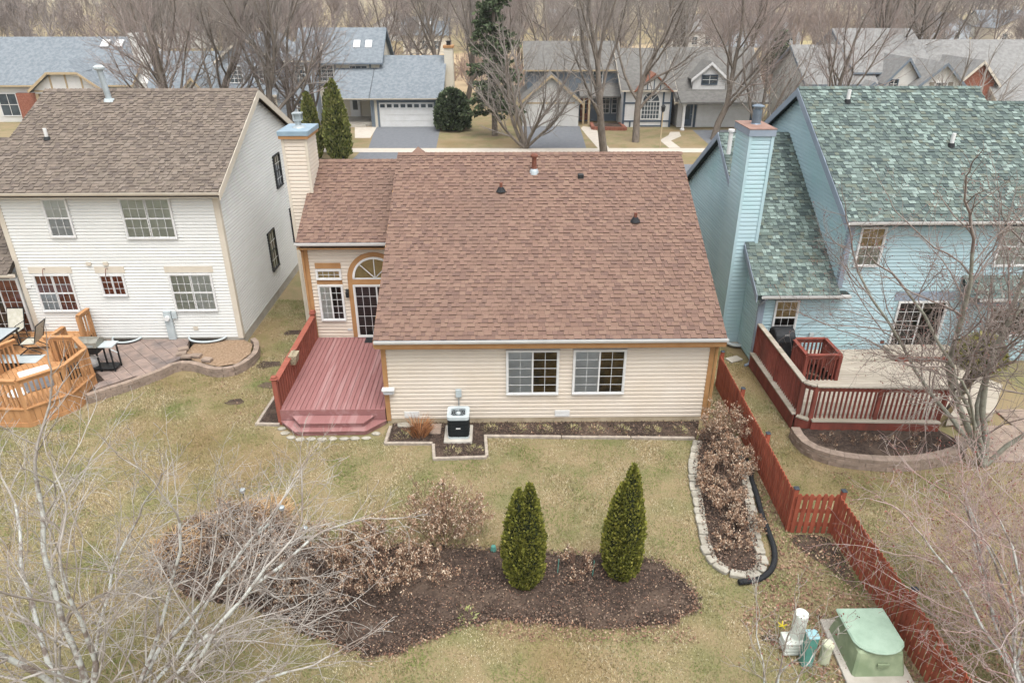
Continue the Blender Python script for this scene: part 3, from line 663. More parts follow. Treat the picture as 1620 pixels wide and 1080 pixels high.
B = MB(); fl.box(B, LX0, LX1, -.05, .046, 5.22, 5.33); B.build('frieze_board', M_creamtrim, LH)
MB().box(LX0 - .35, LX1 + .2, LEY, LY - .02, 5.28, 5.31).build('soffit', M_creamtrim, LH)
gable_roof(LH, LX0 - .38, LX1 + .24, LEY, LEZ, LRY, LRZ, 31.98, LEZ, .15, M_sh_gr_e)
gutter(LH, LX0 - .38, LX1 + .26, LEY - .11, LEZ + .01, M_creamtrim)
sl = math.hypot(LRY - LEY, LRZ - LEZ)
shingles(LH, (LX0 - .4, LEY - .02, LEZ), (1, 0, 0), (0, (LRY - LEY) / sl, (LRZ - LEZ) / sl), LX1 - LX0 + .66, sl + .02, .142, M_sh_gr, M_sh_gr_e, seed=9)
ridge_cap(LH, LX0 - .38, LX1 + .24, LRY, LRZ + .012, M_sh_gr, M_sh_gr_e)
for s in (0, 1):
    B = MB(); yy = LEY if s == 0 else 31.98
    B.ext([(LX1 + .242, yy, LEZ - .0), (LX1 + .242, LRY, LRZ - .0), (LX1 + .242, LRY, LRZ - .26), (LX1 + .242, yy, LEZ - .26)], (.035, 0, 0)); B.build('rake_board', M_creamtrim, LH)
dbl = lambda b1, b2=None: [(0, 1, .5, 1, 3, 2, b1, 0), (0, 1, 0, .5, 3, 2, b2 or b1, 0)]
twin = lambda a, b, c=None, d=None: [(0, .49, .5, 1, 3, 2, a, 0), (0, .49, 0, .5, 3, 2, c or a, 0), (.51, 1, .5, 1, 3, 2, b, 0), (.51, 1, 0, .5, 3, 2, d or b, 0)]
window(LH, fl, -14.37, -13.67, 3.98, 5.16, dbl(M_blindw, M_screen), M_white, M_bar)
window(LH, fl, -11.97, -10.45, 3.92, 5.17, twin(M_blindg, M_blindg), M_white, M_bar)
window(LH, fl, -15.38, -14.22, 1.39, 2.64, twin(M_redcur, M_redcur, M_screen), M_white, M_bar)
window(LH, fl, -13.23, -12.5, 1.94, 2.62, [(0, .49, 0, 1, 2, 3, M_redcur, 0), (.51, 1, 0, 1, 2, 3, M_redcur, 0)], M_white, M_bar)
window(LH, fl, -10.95, -9.62, 1.38, 2.63, twin(M_blindg, M_blindw), M_white, M_bar)
for a, b in ((-15.5, -14.1), (-13.35, -12.38), (-11.08, -9.5)):
    B = MB(); fl.box(B, a, b, -.01, .042, 2.71, 2.93); B.build('window_header', M_creamtrim, LH)
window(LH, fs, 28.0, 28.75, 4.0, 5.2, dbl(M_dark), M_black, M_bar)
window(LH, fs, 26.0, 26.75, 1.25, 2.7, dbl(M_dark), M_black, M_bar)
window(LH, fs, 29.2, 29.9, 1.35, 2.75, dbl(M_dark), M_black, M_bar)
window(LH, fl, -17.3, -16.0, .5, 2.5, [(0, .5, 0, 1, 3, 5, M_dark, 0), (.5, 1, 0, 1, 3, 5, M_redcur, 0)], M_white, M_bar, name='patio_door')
# single storey end with its own low roof
MB().box(-21, LX0, 22.1, 29, -.1, 2.7).build('side_wing', M_cream, LH)
siding(LH, (-21, 22.1, 0), (1, 0, 0), (0, -1, 0), 5.13, .34, 2.66, .108, M_cream)
B = MB(); B.ext([(-21.2, 21.5, 2.85), (-21.2, 26.8, 6.2), (-21.2, 26.8, 6.05), (-21.2, 21.5, 2.7)], (5.33, 0, 0)); B.build('wing_roof', M_sh_gr_e, LH)
sl2 = math.hypot(5.3, 3.35); shingles(LH, (-21.2, 21.48, 2.85), (1, 0, 0), (0, 5.3 / sl2, 3.35 / sl2), 5.33, sl2, .142, M_sh_gr, M_sh_gr_e, n_ind=0, seed=4)
gutter(LH, -21.2, LX0 + .22, 21.39, 2.86, M_creamtrim)
# wall fittings
for u in (-13.55, -13.0):
    B = MB(); fl.box(B, u, u + .14, 0, .08, 2.98, 3.1); B.build('exhaust_vent', M_creamtrim, LH)
for u in (-14.95, -12.92):
    B = MB(); B.tube([fl.p(u, .02, 2.86), fl.p(u, .14, 2.9), fl.p(u, .2, 2.8), fl.p(u - .03, .19, 2.66)], .012, 5); B.build('plant_hook', M_rust, LH)
B = MB(); fl.box(B, -16.05 + .3, -15.6 + .02, 0, .06, 2.2, 2.3); B.build('floodlight', M_white, LH)
B = MB(); fl.box(B, -15.55, -15.42, 0, .03, .82, .89); B.build('outlet_cover', M_screen, LH)
B = MB(); fl.box(B, -11.42, -11.18, .02, .14, .3, 1.36); em = B.build('electric_meter', M_lgrey, LH, bevel=.01)
B = MB(); B.tube([fl.p(-11.3, .14, 1.12), fl.p(-11.3, .23, 1.12)], .08, 14); B.build('meter_dial', M_white, em)
B = MB(); fl.box(B, -11.16, -11.0, .02, .1, 1.08, 1.3); B.build('junction_box', M_lgrey, em)
B = MB(); fl.box(B, -10.55, -10.4, 0, .05, .62, .74); B.build('outlet_cover', M_creamtrim, LH)
for x0, y0, w in ((-13.35, LY - .03, .95), (-10.75, LY - .03, 1.25)):
    B = MB(); B.tube([(x0 + w / 2 - w / 2 * math.cos(t), y0 - .42 * math.sin(t), .36) for t in np.linspace(0, math.pi, 15)], .035, 6)
    ww = B.build('window_well', M_lgrey, LH)
    MB().prism([(x0 + w / 2 - w / 2 * .95 * math.cos(t), y0 - .40 * math.sin(t)) for t in np.linspace(0, math.pi, 13)][::-1], .29, .30).build('well_floor', M_dark, ww)
# roof vents
def on_left(x, y): return (x, y, LEZ + (y - LEY) * lslope)
p = on_left(-15.0, 24.1); MB().lathe(p, [(.12, 0), (.08, .1)], 10).build('pipe_boot', M_black, LH); MB().lathe(p, [(.055, .08), (.055, .36)], 10).build('vent_pipe', M_white, LH)
p = on_left(-13.75, 26.2); o = MB().lathe(p, [(.2, -.04), (.16, .06)], 12).build('flue_flashing', M_lgrey, LH)
MB().tube([(p[0], p[1], p[2]), (p[0] - .03, p[1], p[2] + .3), (p[0] - .1, p[1], p[2] + 1.05)], .1, 12).build('flue_pipe', M_grey_met, o)
MB().lathe((p[0] - .1, p[1], p[2] + 1.0), [(.15, 0), (.18, .05), (.18, .1), (.1, .16)], 12).build('flue_cap', M_lgrey, o)

# patio of square pavers, raised behind a low block wall
M_paver = mat('patio_paver', '#aa9589', '#94847b', scale=4, rough=.95, bump=.35, bscale=30, rnd=.12, c3='#7d736f', s3=.7, l3=.52, h3=.66)
edge_line = smooth_line([(-12.35, 18.3), (-11.54, 19.05), (-10.95, 19.72), (-10.55, 20.35), (-10.45, 20.6)], 5)
PT = edge_line + [(-10.5, 21.2), (-10.75, 21.95), (-13.85, 21.95), (-13.85, 19.75), (-12.75, 19.6)]
pa = thing('paver_patio', 'brown square paver patio between the cedar deck and cream house wall', 'patio', (-12, 20.8, 0))
tag(MB().prism(PT, .0, .262).build('bedding', M_mulch, pa))
ccw = lambda P: P if sum(P[i][0] * P[(i + 1) % len(P)][1] - P[(i + 1) % len(P)][0] * P[i][1] for i in range(len(P))) > 0 else P[::-1]
s_ = .42; ca, sa = math.cos(R(52)), math.sin(R(52))
hull = [(-13.85, 21.95), (-13.85, 19.72), (-12.72, 19.55), (-12.3, 18.36), (-11.5, 19.1), (-10.92, 19.78), (-10.5, 20.5), (-10.75, 21.95)]
for i in range(-12, 13):
    for j in range(-12, 13):
        c0 = [(i * s_ + a, j * s_ + b) for a, b in ((.006, .006), (s_ - .006, .006), (s_ - .006, s_ - .006), (.006, s_ - .006))]
        q = [(-12.2 + u * ca - v * sa * .75, 20.6 + u * sa * .75 + v * ca) for u, v in c0]
        X = np.array([p[0] for p in q]); Y = np.array([p[1] for p in q]); ins = inside(PT, X, Y)
        if not ins.any(): continue
        if not ins.all(): q = clip_convex(ccw(q), ccw(hull))
        if len(q) < 3: continue
        cx_, cy_ = sum(p[0] for p in q) / len(q), sum(p[1] for p in q) / len(q)
        if not inside(PT, np.array([cx_]), np.array([cy_]))[0]: continue
        MB().prism(q, .22, .288 + rng.uniform(-.004, .004)).build('paver', M_paver, pa)
bed('wood_chip_bed', [(-10.5, 21.9), (-10.5, 20.75), (-10.0, 20.4), (-9.1, 20.0), (-8.55, 20.2), (-8.35, 20.9), (-8.5, 21.6), (-8.9, 21.93)], .04, mat('wood_chips', '#b59b80', '#93795f', scale=14, rough=1, bump=.9, bscale=45), z0=.25, seed=5)
def block_wall(parent, line, h, n_course, bl=.3, d=.17, m=M_block, z0=0.0, name='block'):
    P = [np.array(p) for p in line]; S = [0]
    for i in range(1, len(P)): S.append(S[-1] + np.linalg.norm(P[i] - P[i - 1]))
    def at(s):
        s = min(max(s, 0), S[-1] - 1e-6); i = max(k for k in range(len(S)) if S[k] <= s); i = min(i, len(P) - 2)
        t = (s - S[i]) / (S[i + 1] - S[i]); dd = (P[i + 1] - P[i]); return P[i] + t * dd, dd / np.linalg.norm(dd)
    ch_ = h / n_course
    for c in range(n_course):
        s = -bl * .5 * (c % 2)
        while s < S[-1] - .05:
            a, e = max(s, 0), min(s + bl, S[-1]); s += bl
            if e - a < .06: continue
            p0, d0 = at(a + .004); p1, d1 = at(e - .004); n0, n1 = np.array((-d0[1], d0[0])) * d / 2, np.array((-d1[1], d1[0])) * d / 2
            j = 1 + rng.uniform(-.08, .08)
            MB().prism([tuple(p0 - n0 * j), tuple(p1 - n1 * j), tuple(p1 + n1), tuple(p0 + n0)], z0 + c * ch_ + .003, z0 + (c + 1) * ch_ - (.003 if c < n_course - 1 else 0)).build(name, m, parent)
bw_ = thing('block_wall', 'low brown block retaining wall curving along the patio and chip bed', 'wall', (-10.5, 20, 0))
wl = smooth_line([(-12.35, 18.22), (-11.5, 18.98), (-10.88, 19.66), (-10.5, 20.22), (-9.95, 20.2), (-9.1, 19.8), (-8.5, 19.98), (-8.2, 20.8), (-8.36, 21.6), (-8.6, 21.95)], 6)
block_wall(bw_, wl, .3, 3, bl=.32)
for i, (x, y, a) in enumerate([(-10.55, 20.75, .3), (-10.3, 20.55, 0), (-10.0, 20.6, -.1), (-9.55, 20.32, -.2), (-10.62, 21.1, .5)]):
    tag(MB().bar((x - .16 * math.cos(a), y - .16 * math.sin(a), .335), (x + .16 * math.cos(a), y + .16 * math.sin(a), .34), .2, .09).build('loose_block', M_block, None, bevel=.01),
        'loose wall block lying on the rim of the wood chip bed', 'block', 'loose blocks at the chip bed')

# ------------------------------------------------------------------ cedar deck with octagonal end
CD = thing('cedar_deck', 'raised orange cedar deck with octagonal railed end on the cream house', 'deck', (-14, 19, 0))
OCT = [(-14.15, 17.02), (-13.3, 16.98), (-12.5, 17.8), (-12.42, 18.9), (-13.2, 19.72), (-14.8, 19.75), (-15.2, 19.0), (-15.0, 17.9)]
REC = [(-19.5, 19.75), (-13.9, 19.75), (-13.9, 21.96), (-19.5, 21.96)]
FZ = .62
for poly in (OCT, REC):
    a = R(-48); ca, sa = math.cos(a), math.sin(a); bwid = .14
    for k in range(-60, 60):
        q = [(-14 + u * ca - v * sa, 19.5 + u * sa + v * ca) for u, v in ((-9, k * bwid), (9, k * bwid), (9, (k + 1) * bwid - .008), (-9, (k + 1) * bwid - .008))]
        q = clip_convex(q, poly)
        if len(q) >= 3: MB().prism(q, FZ - .03, FZ).build('deck_board', M_cedar, CD)
def rail_run(parent, a, b, z0, ztop, m, sp=.125, pw=.04, cap_w=.13, board_skirt=None, names=('rail', 'baluster', 'post'), posts=True, inner=0):
    a, b = Vector((*a, 0)), Vector((*b, 0)); d = b - a; L = d.length; d.normalize()
    MB().bar(a + Vector((0, 0, ztop)), b + Vector((0, 0, ztop)), cap_w, .038).build('cap_rail', m, parent)
    MB().bar(a + Vector((0, 0, ztop - .09)), b + Vector((0, 0, ztop - .09)), .038, .09).build(names[0], m, parent)
    n = max(2, int(L / sp)); me = None
    for i in range(1, n):
        p = a + d * (L * i / n)
        if me is None:
            o = MB().bar(p + Vector((0, 0, z0)), p + Vector((0, 0, ztop - .02)), pw, pw, up=d).build(names[1], m, parent); me, p_0 = o.data, p
        else:
            o = bpy.data.objects.new(names[1], me); COL.objects.link(o); o.parent = parent; o.location = p - p_0
    if posts: MB().bar(a + Vector((0, 0, 0)), a + Vector((0, 0, ztop - .02)), .1, .1, up=d).build(names[2], m, parent)
    if board_skirt:
        n = int(L / .145); zt, zb = board_skirt; nrm = Vector((d.y, -d.x, 0)) * .03; me = None
        for i in range(n):
            s0, s1 = L * i / n + .004, L * (i + 1) / n - .004; p = a + d * s0 + nrm
            if me is None:
                o = MB().bar(p + d * (s1 - s0) / 2 + Vector((0, 0, zb)), p + d * (s1 - s0) / 2 + Vector((0, 0, zt)), s1 - s0, .022, up=nrm).build('skirt_board', m, parent); me, p_0 = o.data, p
            else:
                o = bpy.data.objects.new('skirt_board', me); COL.objects.link(o); o.parent = parent; o.location = p - p_0
        MB().bar(a + nrm * 1.6 + Vector((0, 0, zb + .07)), b + nrm * 1.6 + Vector((0, 0, zb + .07)), .025, .13).build('base_board', m, parent)
        MB().bar(a + nrm * .4 + Vector((0, 0, zt - .03)), b + nrm * .4 + Vector((0, 0, zt - .03)), .14, .035).build('ledge_board', m, parent)
for i in (7, 0, 1, 2, 3):
    a, b = OCT[i], OCT[(i + 1) % 8]
    rail_run(CD, a, b, .5, 1.48, M_cedar, board_skirt=(.62, .0))
rail_run(CD, OCT[4], (-14.15, 19.74), .62, 1.48, M_cedar)
rail_run(CD, OCT[7], OCT[6], .62, 1.48, M_cedar); rail_run(CD, OCT[6], (-14.9, 19.55), .62, 1.48, M_cedar)
rail_run(CD, (-13.95, 19.85), (-13.92, 20.45), .3, 1.48, M_cedar); rail_run(CD, (-13.92, 21.3), (-13.9, 21.9), .3, 1.48, M_cedar)
for y in (19.8, 20.45, 21.3, 21.88): MB().box(-13.98, -13.88, y - .05, y + .05, .2, 1.46).build('post', M_cedar, CD)
MB().box(-13.88, -13.6, 20.5, 21.25, .29, .45).build('step', M_cedar, CD)
MB().box(-19.4, -13.92, 19.8, 21.9, .0, FZ - .035).build('joist_frame', M_mulch, CD)
# things on the deck
M_sling = mat('beige_sling', '#d8d4c6', '#c4c0ae', scale=8, rough=.8)
def patio_chair(x, y, rz, label):
    t = thing('patio_chair', label, 'chair', (x, y, FZ)); c, s = math.cos(rz), math.sin(rz)
    T = lambda p: (x + p[0] * c - p[1] * s, y + p[0] * s + p[1] * c, FZ + p[2])
    for sx in (-.27, .27):
        MB().tube([T(p) for p in ((sx, .34, .02), (sx, -.3, .02), (sx, -.34, .08), (sx, .25, .38), (sx, -.2, .40), (sx, -.42, 1.02))], .016, 6).build('frame_leg', M_black, t)
        MB().tube([T(p) for p in ((sx, .25, .38), (sx, .26, .6), (sx, .2, .63), (sx, -.28, .62))], .014, 6).build('armrest', M_black, t)
    MB().tube([T((-.27, .34, .02)), T((.27, .34, .02))], .014, 6).build('crossbar', M_black, t)
    MB().tube([T((-.27, -.42, 1.02)), T((.27, -.42, 1.02))], .016, 6).build('top_bar', M_black, t)
    B = MB(); B.ext([T(p) for p in ((-.255, .25, .39), (.255, .25, .39), (.255, -.2, .405), (-.255, -.2, .405))], (0, 0, .01)); B.build('seat', M_sling, t)
    B = MB(); B.ext([T(p) for p in ((-.255, -.2, .41), (.255, -.2, .41), (.255, -.41, .99), (-.255, -.41, .99))], Vector(T((0, .012, .004))) - Vector(T((0, 0, 0)))); B.build('backrest', M_sling, t)
patio_chair(-15.0, 20.4, math.pi * .52, 'sling patio chair turned sideways at the glass table on the cedar deck')
patio_chair(-16.1, 21.2, math.pi, 'pale sling patio chair behind the glass table by the patio door')
tb = thing('patio_table', 'rectangular glass topped patio table with dark frame on the cedar deck', 'table', (-16.3, 20.1, FZ))
MB().box(-17.3, -15.55, 19.4, 20.75, FZ + .68, FZ + .70).build('table_top', mat('frosted_glass', '#c7ced0', '#b9c2c5', scale=2, rough=.15), tb)
MB().box(-17.32, -15.53, 19.38, 19.42, FZ + .655, FZ + .705).box(-17.32, -15.53, 20.73, 20.77, FZ + .655, FZ + .705).box(-15.57, -15.53, 19.42, 20.73, FZ + .655, FZ + .705).build('frame', M_black, tb)
for x, y in ((-15.6, 19.45), (-15.6, 20.7), (-17.2, 19.45), (-17.2, 20.7)): MB().tube([(x, y, FZ), (x, y, FZ + .67)], .022, 6).build('leg', M_black, tb)
M_cover = mat('grey_fabric_cover', '#a9b0b8', '#8f969f', scale=4, rough=.85, bump=.3, bscale=8)
cb = thing('covered_box', 'grey cloth covered storage box with white lid behind the cedar railing', 'box', (-13.5, 18.15, FZ))
T = lambda u, v: (-13.55 + u * .76 - v * .65, 18.2 + u * .65 + v * .76)
MB().prism([T(-.42, -.26), T(.3, -.26), T(.3, .24), T(-.42, .24)], FZ, FZ + .42).build('body', M_cover, cb, bevel=.03)
MB().prism([T(-.45, -.1), T(.33, -.1), T(.33, .28), T(-.45, .28)], FZ + .42, FZ + .5).build('lid', M_white, cb, bevel=.02)
db = thing('dark_bin', 'black speckled tub beside the grey covered box on the cedar deck', 'tub', (-13.05, 18.75, FZ))
T2 = lambda u, v: (-13.0 + u * .76 - v * .65, 18.68 + u * .65 + v * .76)
MB().prism([T2(-.22, -.22), T2(.3, -.22), T2(.34, .2), T2(-.22, .2)], FZ, FZ + .3).build('body', M_black, db, bevel=.03)
MB().prism([T2(-.24, -.24), T2(.32, -.24), T2(.36, .22), T2(-.24, .22)], FZ + .3, FZ + .34).build('rim', M_blackr, db, bevel=.01)
tag(MB().lathe((-13.95, 17.75, FZ), [(.26, 0), (.28, .03), (.24, .08), (.1, .1)], 16).build('stone_disc', M_white, None), 'round white stone disc lying on the octagonal deck end', 'stone')
rg = tag(MB().box(-16.9, -14.55, 19.62, 20.2, FZ + .004, FZ + .012).build('outdoor_rug', M_lgrey, None), 'pale grey outdoor mat under the glass patio table', 'rug')
# gas grill on the patio
GR = thing('gas_grill', 'open sided steel gas grill with side shelf standing on the paver patio', 'grill', (-12.75, 19.9, .288))
gx, gy, gz = -12.85, 19.85, .288
for x in (gx - .25, gx + .25, gx + .68):
    for y in (gy - .2, gy + .2): MB().box(x - .02, x + .02, y - .02, y + .02, gz, gz + .8).build('leg', M_black, GR)
MB().box(gx - .27, gx + .7, gy - .22, gy + .22, gz + .08, gz + .11).build('bottom_shelf', M_black, GR)
MB().box(gx - .3, gx + .3, gy - .24, gy + .24, gz + .62, gz + .86).build('firebox', M_black, GR, bevel=.02)
B = MB(); B.ext([(gx - .33, y, z) for y, z in ((gy - .27, gz + .86), (gy - .22, gz + 1.0), (gy - .08, gz + 1.08), (gy + .1, gz + 1.08), (gy + .24, gz + .98), (gy + .27, gz + .86))][::-1], (.66, 0, 0)); gl = B.build('lid', mat('steel', '#b9b6a9', '#9d9a8d', scale=5, rough=.35, metal=.6), GR)
MB().tube([(gx - .25, gy - .3, gz + .93), (gx + .25, gy - .3, gz + .93)], .014, 6).build('handle', M_grey_met, gl)
MB().box(gx + .34, gx + .78, gy - .22, gy + .22, gz + .84, gz + .87).build('side_shelf', M_lgrey, GR)
MB().tube([(gx + .72, gy - .2, gz + .78), (gx + .98, gy - .34, gz + .74)], .018, 6).build('towel_bar', M_lgrey, GR)
MB().lathe((gx - .02, gy - .02, gz + .11), [(.1, 0), (.15, .05), (.15, .26), (.1, .33), (.05, .36), (.05, .4)], 14).build('propane_tank', M_white, GR, smooth=True)
# ------------------------------------------------------------------ blue house on the right
BL = thing('blue_house', 'pale blue sided house with mottled green slate coloured shingle roof', 'house', (13, 20.45, 0))
bX0, bXm, bX1, bY, XB0 = 8.22, 10.55, 22.0, 20.45, 16.5
mEY, mEZ, mRY, mRZ = 20.1, 4.9, 25.5, 8.02          # main block eave and ridge
wEY, wEZ, wRY, wRZ = 20.1, 2.55, 26.3, 6.4          # lower wing
msl, wsl = (mRZ - mEZ) / (mRY - mEY), (wRZ - wEZ) / (wRY - wEY)
MB().box(bXm + .02, bX1, bY + .02, 30.5, -.1, 4.7).add([(x, y, z) for x in (bXm + .02, XB0) for y, z in ((20.5, 4.8), (25.5, 7.8), (30.5, 4.8))], [(0, 1, 2), (5, 4, 3), (0, 3, 4, 1), (1, 4, 5, 2)]).build('wall', M_blue, BL)
MB().box(bX0 + .02, bXm + .1, bY + .02, 32.2, -.1, 2.45).add([(x, y, z) for x in (bX0 + .02, bXm) for y, z in ((20.5, 2.45), (26.3, 6.2), (32.1, 2.45))], [(0, 1, 2), (5, 4, 3), (0, 3, 4, 1), (1, 4, 5, 2)]).build('wing_wall', M_blue, BL)
fb = Frame((0, bY, 0), (1, 0, 0), (0, -1, 0))
siding(BL, (bX0, bY, 0), (1, 0, 0), (0, -1, 0), 13.6, .1, 2.3, .118, M_blue)
siding(BL, (bXm, bY, 0), (1, 0, 0), (0, -1, 0), bX1 - bXm, 2.3, 4.68, .118, M_blue)
def lim_m(z):
    y0 = mEY + (z + .16 - mEZ) / msl
    lo = max(bY, y0); hi = 2 * mRY - lo
    ylow = wEY + (z - wEZ) / wsl        # hidden under the wing roof
    return (max(0, lo - bY), hi - bY)
siding(BL, (bXm, bY, 0), (0, -1, 0), (-1, 0, 0), 10, 2.6, 7.75, .118, M_blue, lim=lambda z: (-lim_m(z)[1], -lim_m(z)[0]))
def lim_w(z):
    y0 = wEY + (z + .16 - wEZ) / wsl; lo = max(bY, y0); return (-(2 * wRY - lo - bY), -(lo - bY))
siding(BL, (bX0, bY, 0), (0, -1, 0), (-1, 0, 0), 10, .1, 6.15, .118, M_blue, lim=lim_w)
for a, z0, z1 in ((bX0, .1, 2.36), (bXm, 2.66, 4.72)):
    B = MB(); fb.box(B, a - .03, a + .13, -.13, .046, z0, z1); B.build('corner_board', M_bluetrim, BL)
B = MB(); fb.box(B, bX0, bXm + .15, -.05, .047, 2.3, 2.42); B.build('frieze_board', M_bluetrim, BL)
B = MB(); fb.box(B, bXm, bX1, -.05, .047, 4.68, 4.8); B.build('frieze_board', M_bluetrim, BL)
XB = 16.55; r2y = mEY + .87 * (mRY - mEY); r2z = mEZ + .87 * (mRZ - mEZ)
gable_roof(BL, bXm - .26, XB, mEY, mEZ, mRY, mRZ, 30.9, mEZ, .15, M_sh_gn_e)
gable_roof(BL, XB, bX1, mEY, mEZ, r2y, r2z, 30.9, mEZ - .3, .15, M_sh_gn_e)
gutter(BL, bXm - .26, bX1, mEY - .11, mEZ + .01, M_white)
sl = math.hypot(mRY - mEY, mRZ - mEZ)
shingles(BL, (bXm - .28, mEY - .02, mEZ), (1, 0, 0), (0, (mRY - mEY) / sl, (mRZ - mEZ) / sl), bX1 - bXm + .28, sl + .02, .142, M_sh_gn, M_sh_gn_e, seed=21,
         lim=lambda v: (0, bX1 - bXm + .28) if v < sl * .87 - .05 else (0, XB - bXm + .28))
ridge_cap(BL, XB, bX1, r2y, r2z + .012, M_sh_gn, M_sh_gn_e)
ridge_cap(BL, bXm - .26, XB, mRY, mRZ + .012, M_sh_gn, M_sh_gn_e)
for s, yy in ((0, mEY), (1, 30.9)):
    B = MB(); B.ext([(bXm - .3, yy, mEZ - .0), (bXm - .3, mRY, mRZ - .0), (bXm - .3, mRY, mRZ - .26), (bXm - .3, yy, mEZ - .26)], (.035, 0, 0)); B.build('rake_board', M_bluetrim, BL)
    B = MB(); yw_ = wEY if s == 0 else 32.5
    B.ext([(bX0 - .3, yw_, wEZ), (bX0 - .3, wRY, wRZ), (bX0 - .3, wRY, wRZ - .24), (bX0 - .3, yw_, wEZ - .24)], (.035, 0, 0)); B.build('rake_board', M_bluetrim, BL)
gable_roof(BL, bX0 - .26, bXm - .015, wEY, wEZ, wRY, wRZ, 32.5, wEZ, .15, M_sh_gn_e, 'wing_roof')
MB().box(bXm - .02, bXm + .28, wEY, bY - .02, wEZ - .13, wEZ + .02).build('roof_return', M_sh_gn_e, BL)
gutter(BL, bX0 - .14, bXm + .3, wEY - .11, wEZ + .01, M_white)
sl = math.hypot(wRY - wEY, wRZ - wEZ)
shingles(BL, (bX0 - .28, wEY - .02, wEZ), (1, 0, 0), (0, (wRY - wEY) / sl, (wRZ - wEZ) / sl), bXm - bX0 + .27, sl + .02, .142, M_sh_gn, M_sh_gn_e, n_ind=0, seed=22)
B = MB(); B.tube([(bX0 + .02, wEY - .02, wEZ - .1), (bX0 - .02, wEY + .02, wEZ - .2), (bX0 - .05, bY - .07, wEZ - .45), (bX0 - .05, bY - .07, .2), (bX0 - .12, bY - .2, .08), (bX0 - .3, bY - .3, .06)], .045, 6); B.build('downspout', M_bluetrim, BL)
# windows
window(BL, fb, 10.92, 11.62, 3.42, 4.6, dbl(M_shade, M_blindg), M_white, M_bar)
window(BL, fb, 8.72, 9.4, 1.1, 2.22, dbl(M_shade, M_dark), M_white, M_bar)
window(BL, fb, 15.25, 16.4, 3.4, 4.6, twin(M_blindw, M_blindw), M_white, M_bar)
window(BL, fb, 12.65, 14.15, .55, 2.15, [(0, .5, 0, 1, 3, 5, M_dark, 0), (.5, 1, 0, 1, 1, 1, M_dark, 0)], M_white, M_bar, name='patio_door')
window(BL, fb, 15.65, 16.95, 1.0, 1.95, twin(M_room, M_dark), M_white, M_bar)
B = MB(); fb.box(B, 12.45, 14.35, -.02, .046, 2.22, 2.5); B.build('door_header', M_bluetrim, BL)
# shallow bay with its own little roof right of the patio door
bay = MB().box(14.55, 18, 20.0, bY, 2.2, 2.5).build('bay_soffit', M_bluetrim, BL)
B = MB(); B.ext([(14.4, 19.75, 2.55), (14.4, 20.45, 3.05), (14.4, 20.45, 2.9), (14.4, 19.75, 2.42)], (3.6, 0, 0)); B.build('bay_roof', M_sh_gn_e, BL)
shingles(BL, (14.4, 19.73, 2.56), (1, 0, 0), (0, .7 / .86, .5 / .86), 3.6, .88, .142, M_sh_gn, M_sh_gn_e, n_ind=0, seed=25)
gutter(BL, 14.7, 18, 19.64, 2.56, M_white)
B = MB(); fb.box(B, 12.35, 12.48, 0, .04, .7, .78); B.build('outlet_cover', M_rust, BL)
B = MB(); fb.box(B, 9.95, 10.08, .02, .1, .95, 1.12); B.build('hose_valve', M_lgrey, BL)
# chimney
kx0, kx1, ky0, ky1, kz = 7.62, 8.3, 21.9, 23.3, 7.05
kc = MB().box(kx0 + .02, kx1 - .02, ky0 + .02, ky1, 0, kz).build('chimney', M_blue, BL)
siding(kc, (kx0, ky0, 0), (1, 0, 0), (0, -1, 0), kx1 - kx0, .05, kz, .135, M_blue, lip=.02)
siding(kc, (kx0, ky0, 0), (0, -1, 0), (-1, 0, 0), 2, .05, kz, .135, M_blue, lim=lambda z: (-(ky1 - ky0), 0), lip=.02)
for x in (kx0, kx1): MB().box(x - .045, x + .045, ky0 - .045, ky0 + .045, .05, kz).build('corner_board', M_blue, kc)
MB().box(kx0 - .07, kx1 + .07, ky0 - .07, ky1 + .05, kz, kz + .2).build('cap_skirt', M_bluetrim, kc)
MB().box(kx0 - .08, kx1 + .08, ky0 - .08, ky1 + .08, kz + .2, kz + .225).build('chimney_cap', mat('rusty_metal', '#a88777', '#947365', scale=5, rough=.7), kc)
p = (8.02, 22.75, kz + .22)
B = MB().lathe(p, [(.17, 0), (.14, .03), (.14, .42)], 14); B.lathe(p, [(.1, .42), (.1, .52)], 10); B.lathe(p, [(.19, .52), (.19, .55), (.08, .59)], 16); B.build('flue_cap', mat('dull_steel', '#8b9aa8', '#72818e', scale=4, rough=.4, metal=.4), kc)
# roof pipes
def on_blue(x, y): return (x, y, mEZ + (y - mEY) * msl)
for x, y in ((11.75, 24.8), (14.5, 22.9)):
    p = on_blue(x, y); o = MB().lathe(p, [(.12, -.02), (.09, .12)], 10).build('pipe_boot', M_black, BL); MB().lathe(p, [(.06, .1), (.06, .42)], 10).build('vent_pipe', M_white, o)
p = (7.97, 24.9, 5.9); MB().lathe(p, [(.07, 0), (.07, .75), (.11, .76), (.11, .84)], 10).build('vent_pipe', M_white, BL)
# window well and splash slab in the side yard
ww = thing('window_well', 'corrugated half round window well at the foot of the blue chimney', 'window well', (7.95, 21.5, 0))
MB().tube([(7.75 + .38 - .38 * math.cos(t), 21.86 - .38 * math.sin(t), .12) for t in np.linspace(0, math.pi, 13)], .06, 6).build('rim', M_lgrey, ww)
MB().prism([(8.13 - .36 * math.cos(t), 21.86 - .36 * math.sin(t)) for t in np.linspace(0, math.pi, 13)][::-1], .05, .07).build('well_cover', M_conc, ww)
tag(MB().bar((7.5, 20.55, .03), (7.95, 20.75, .03), .32, .05).build('splash_block', M_conc, None, bevel=.01), 'flat concrete splash slab on the grass beside the blue house corner', 'splash block')

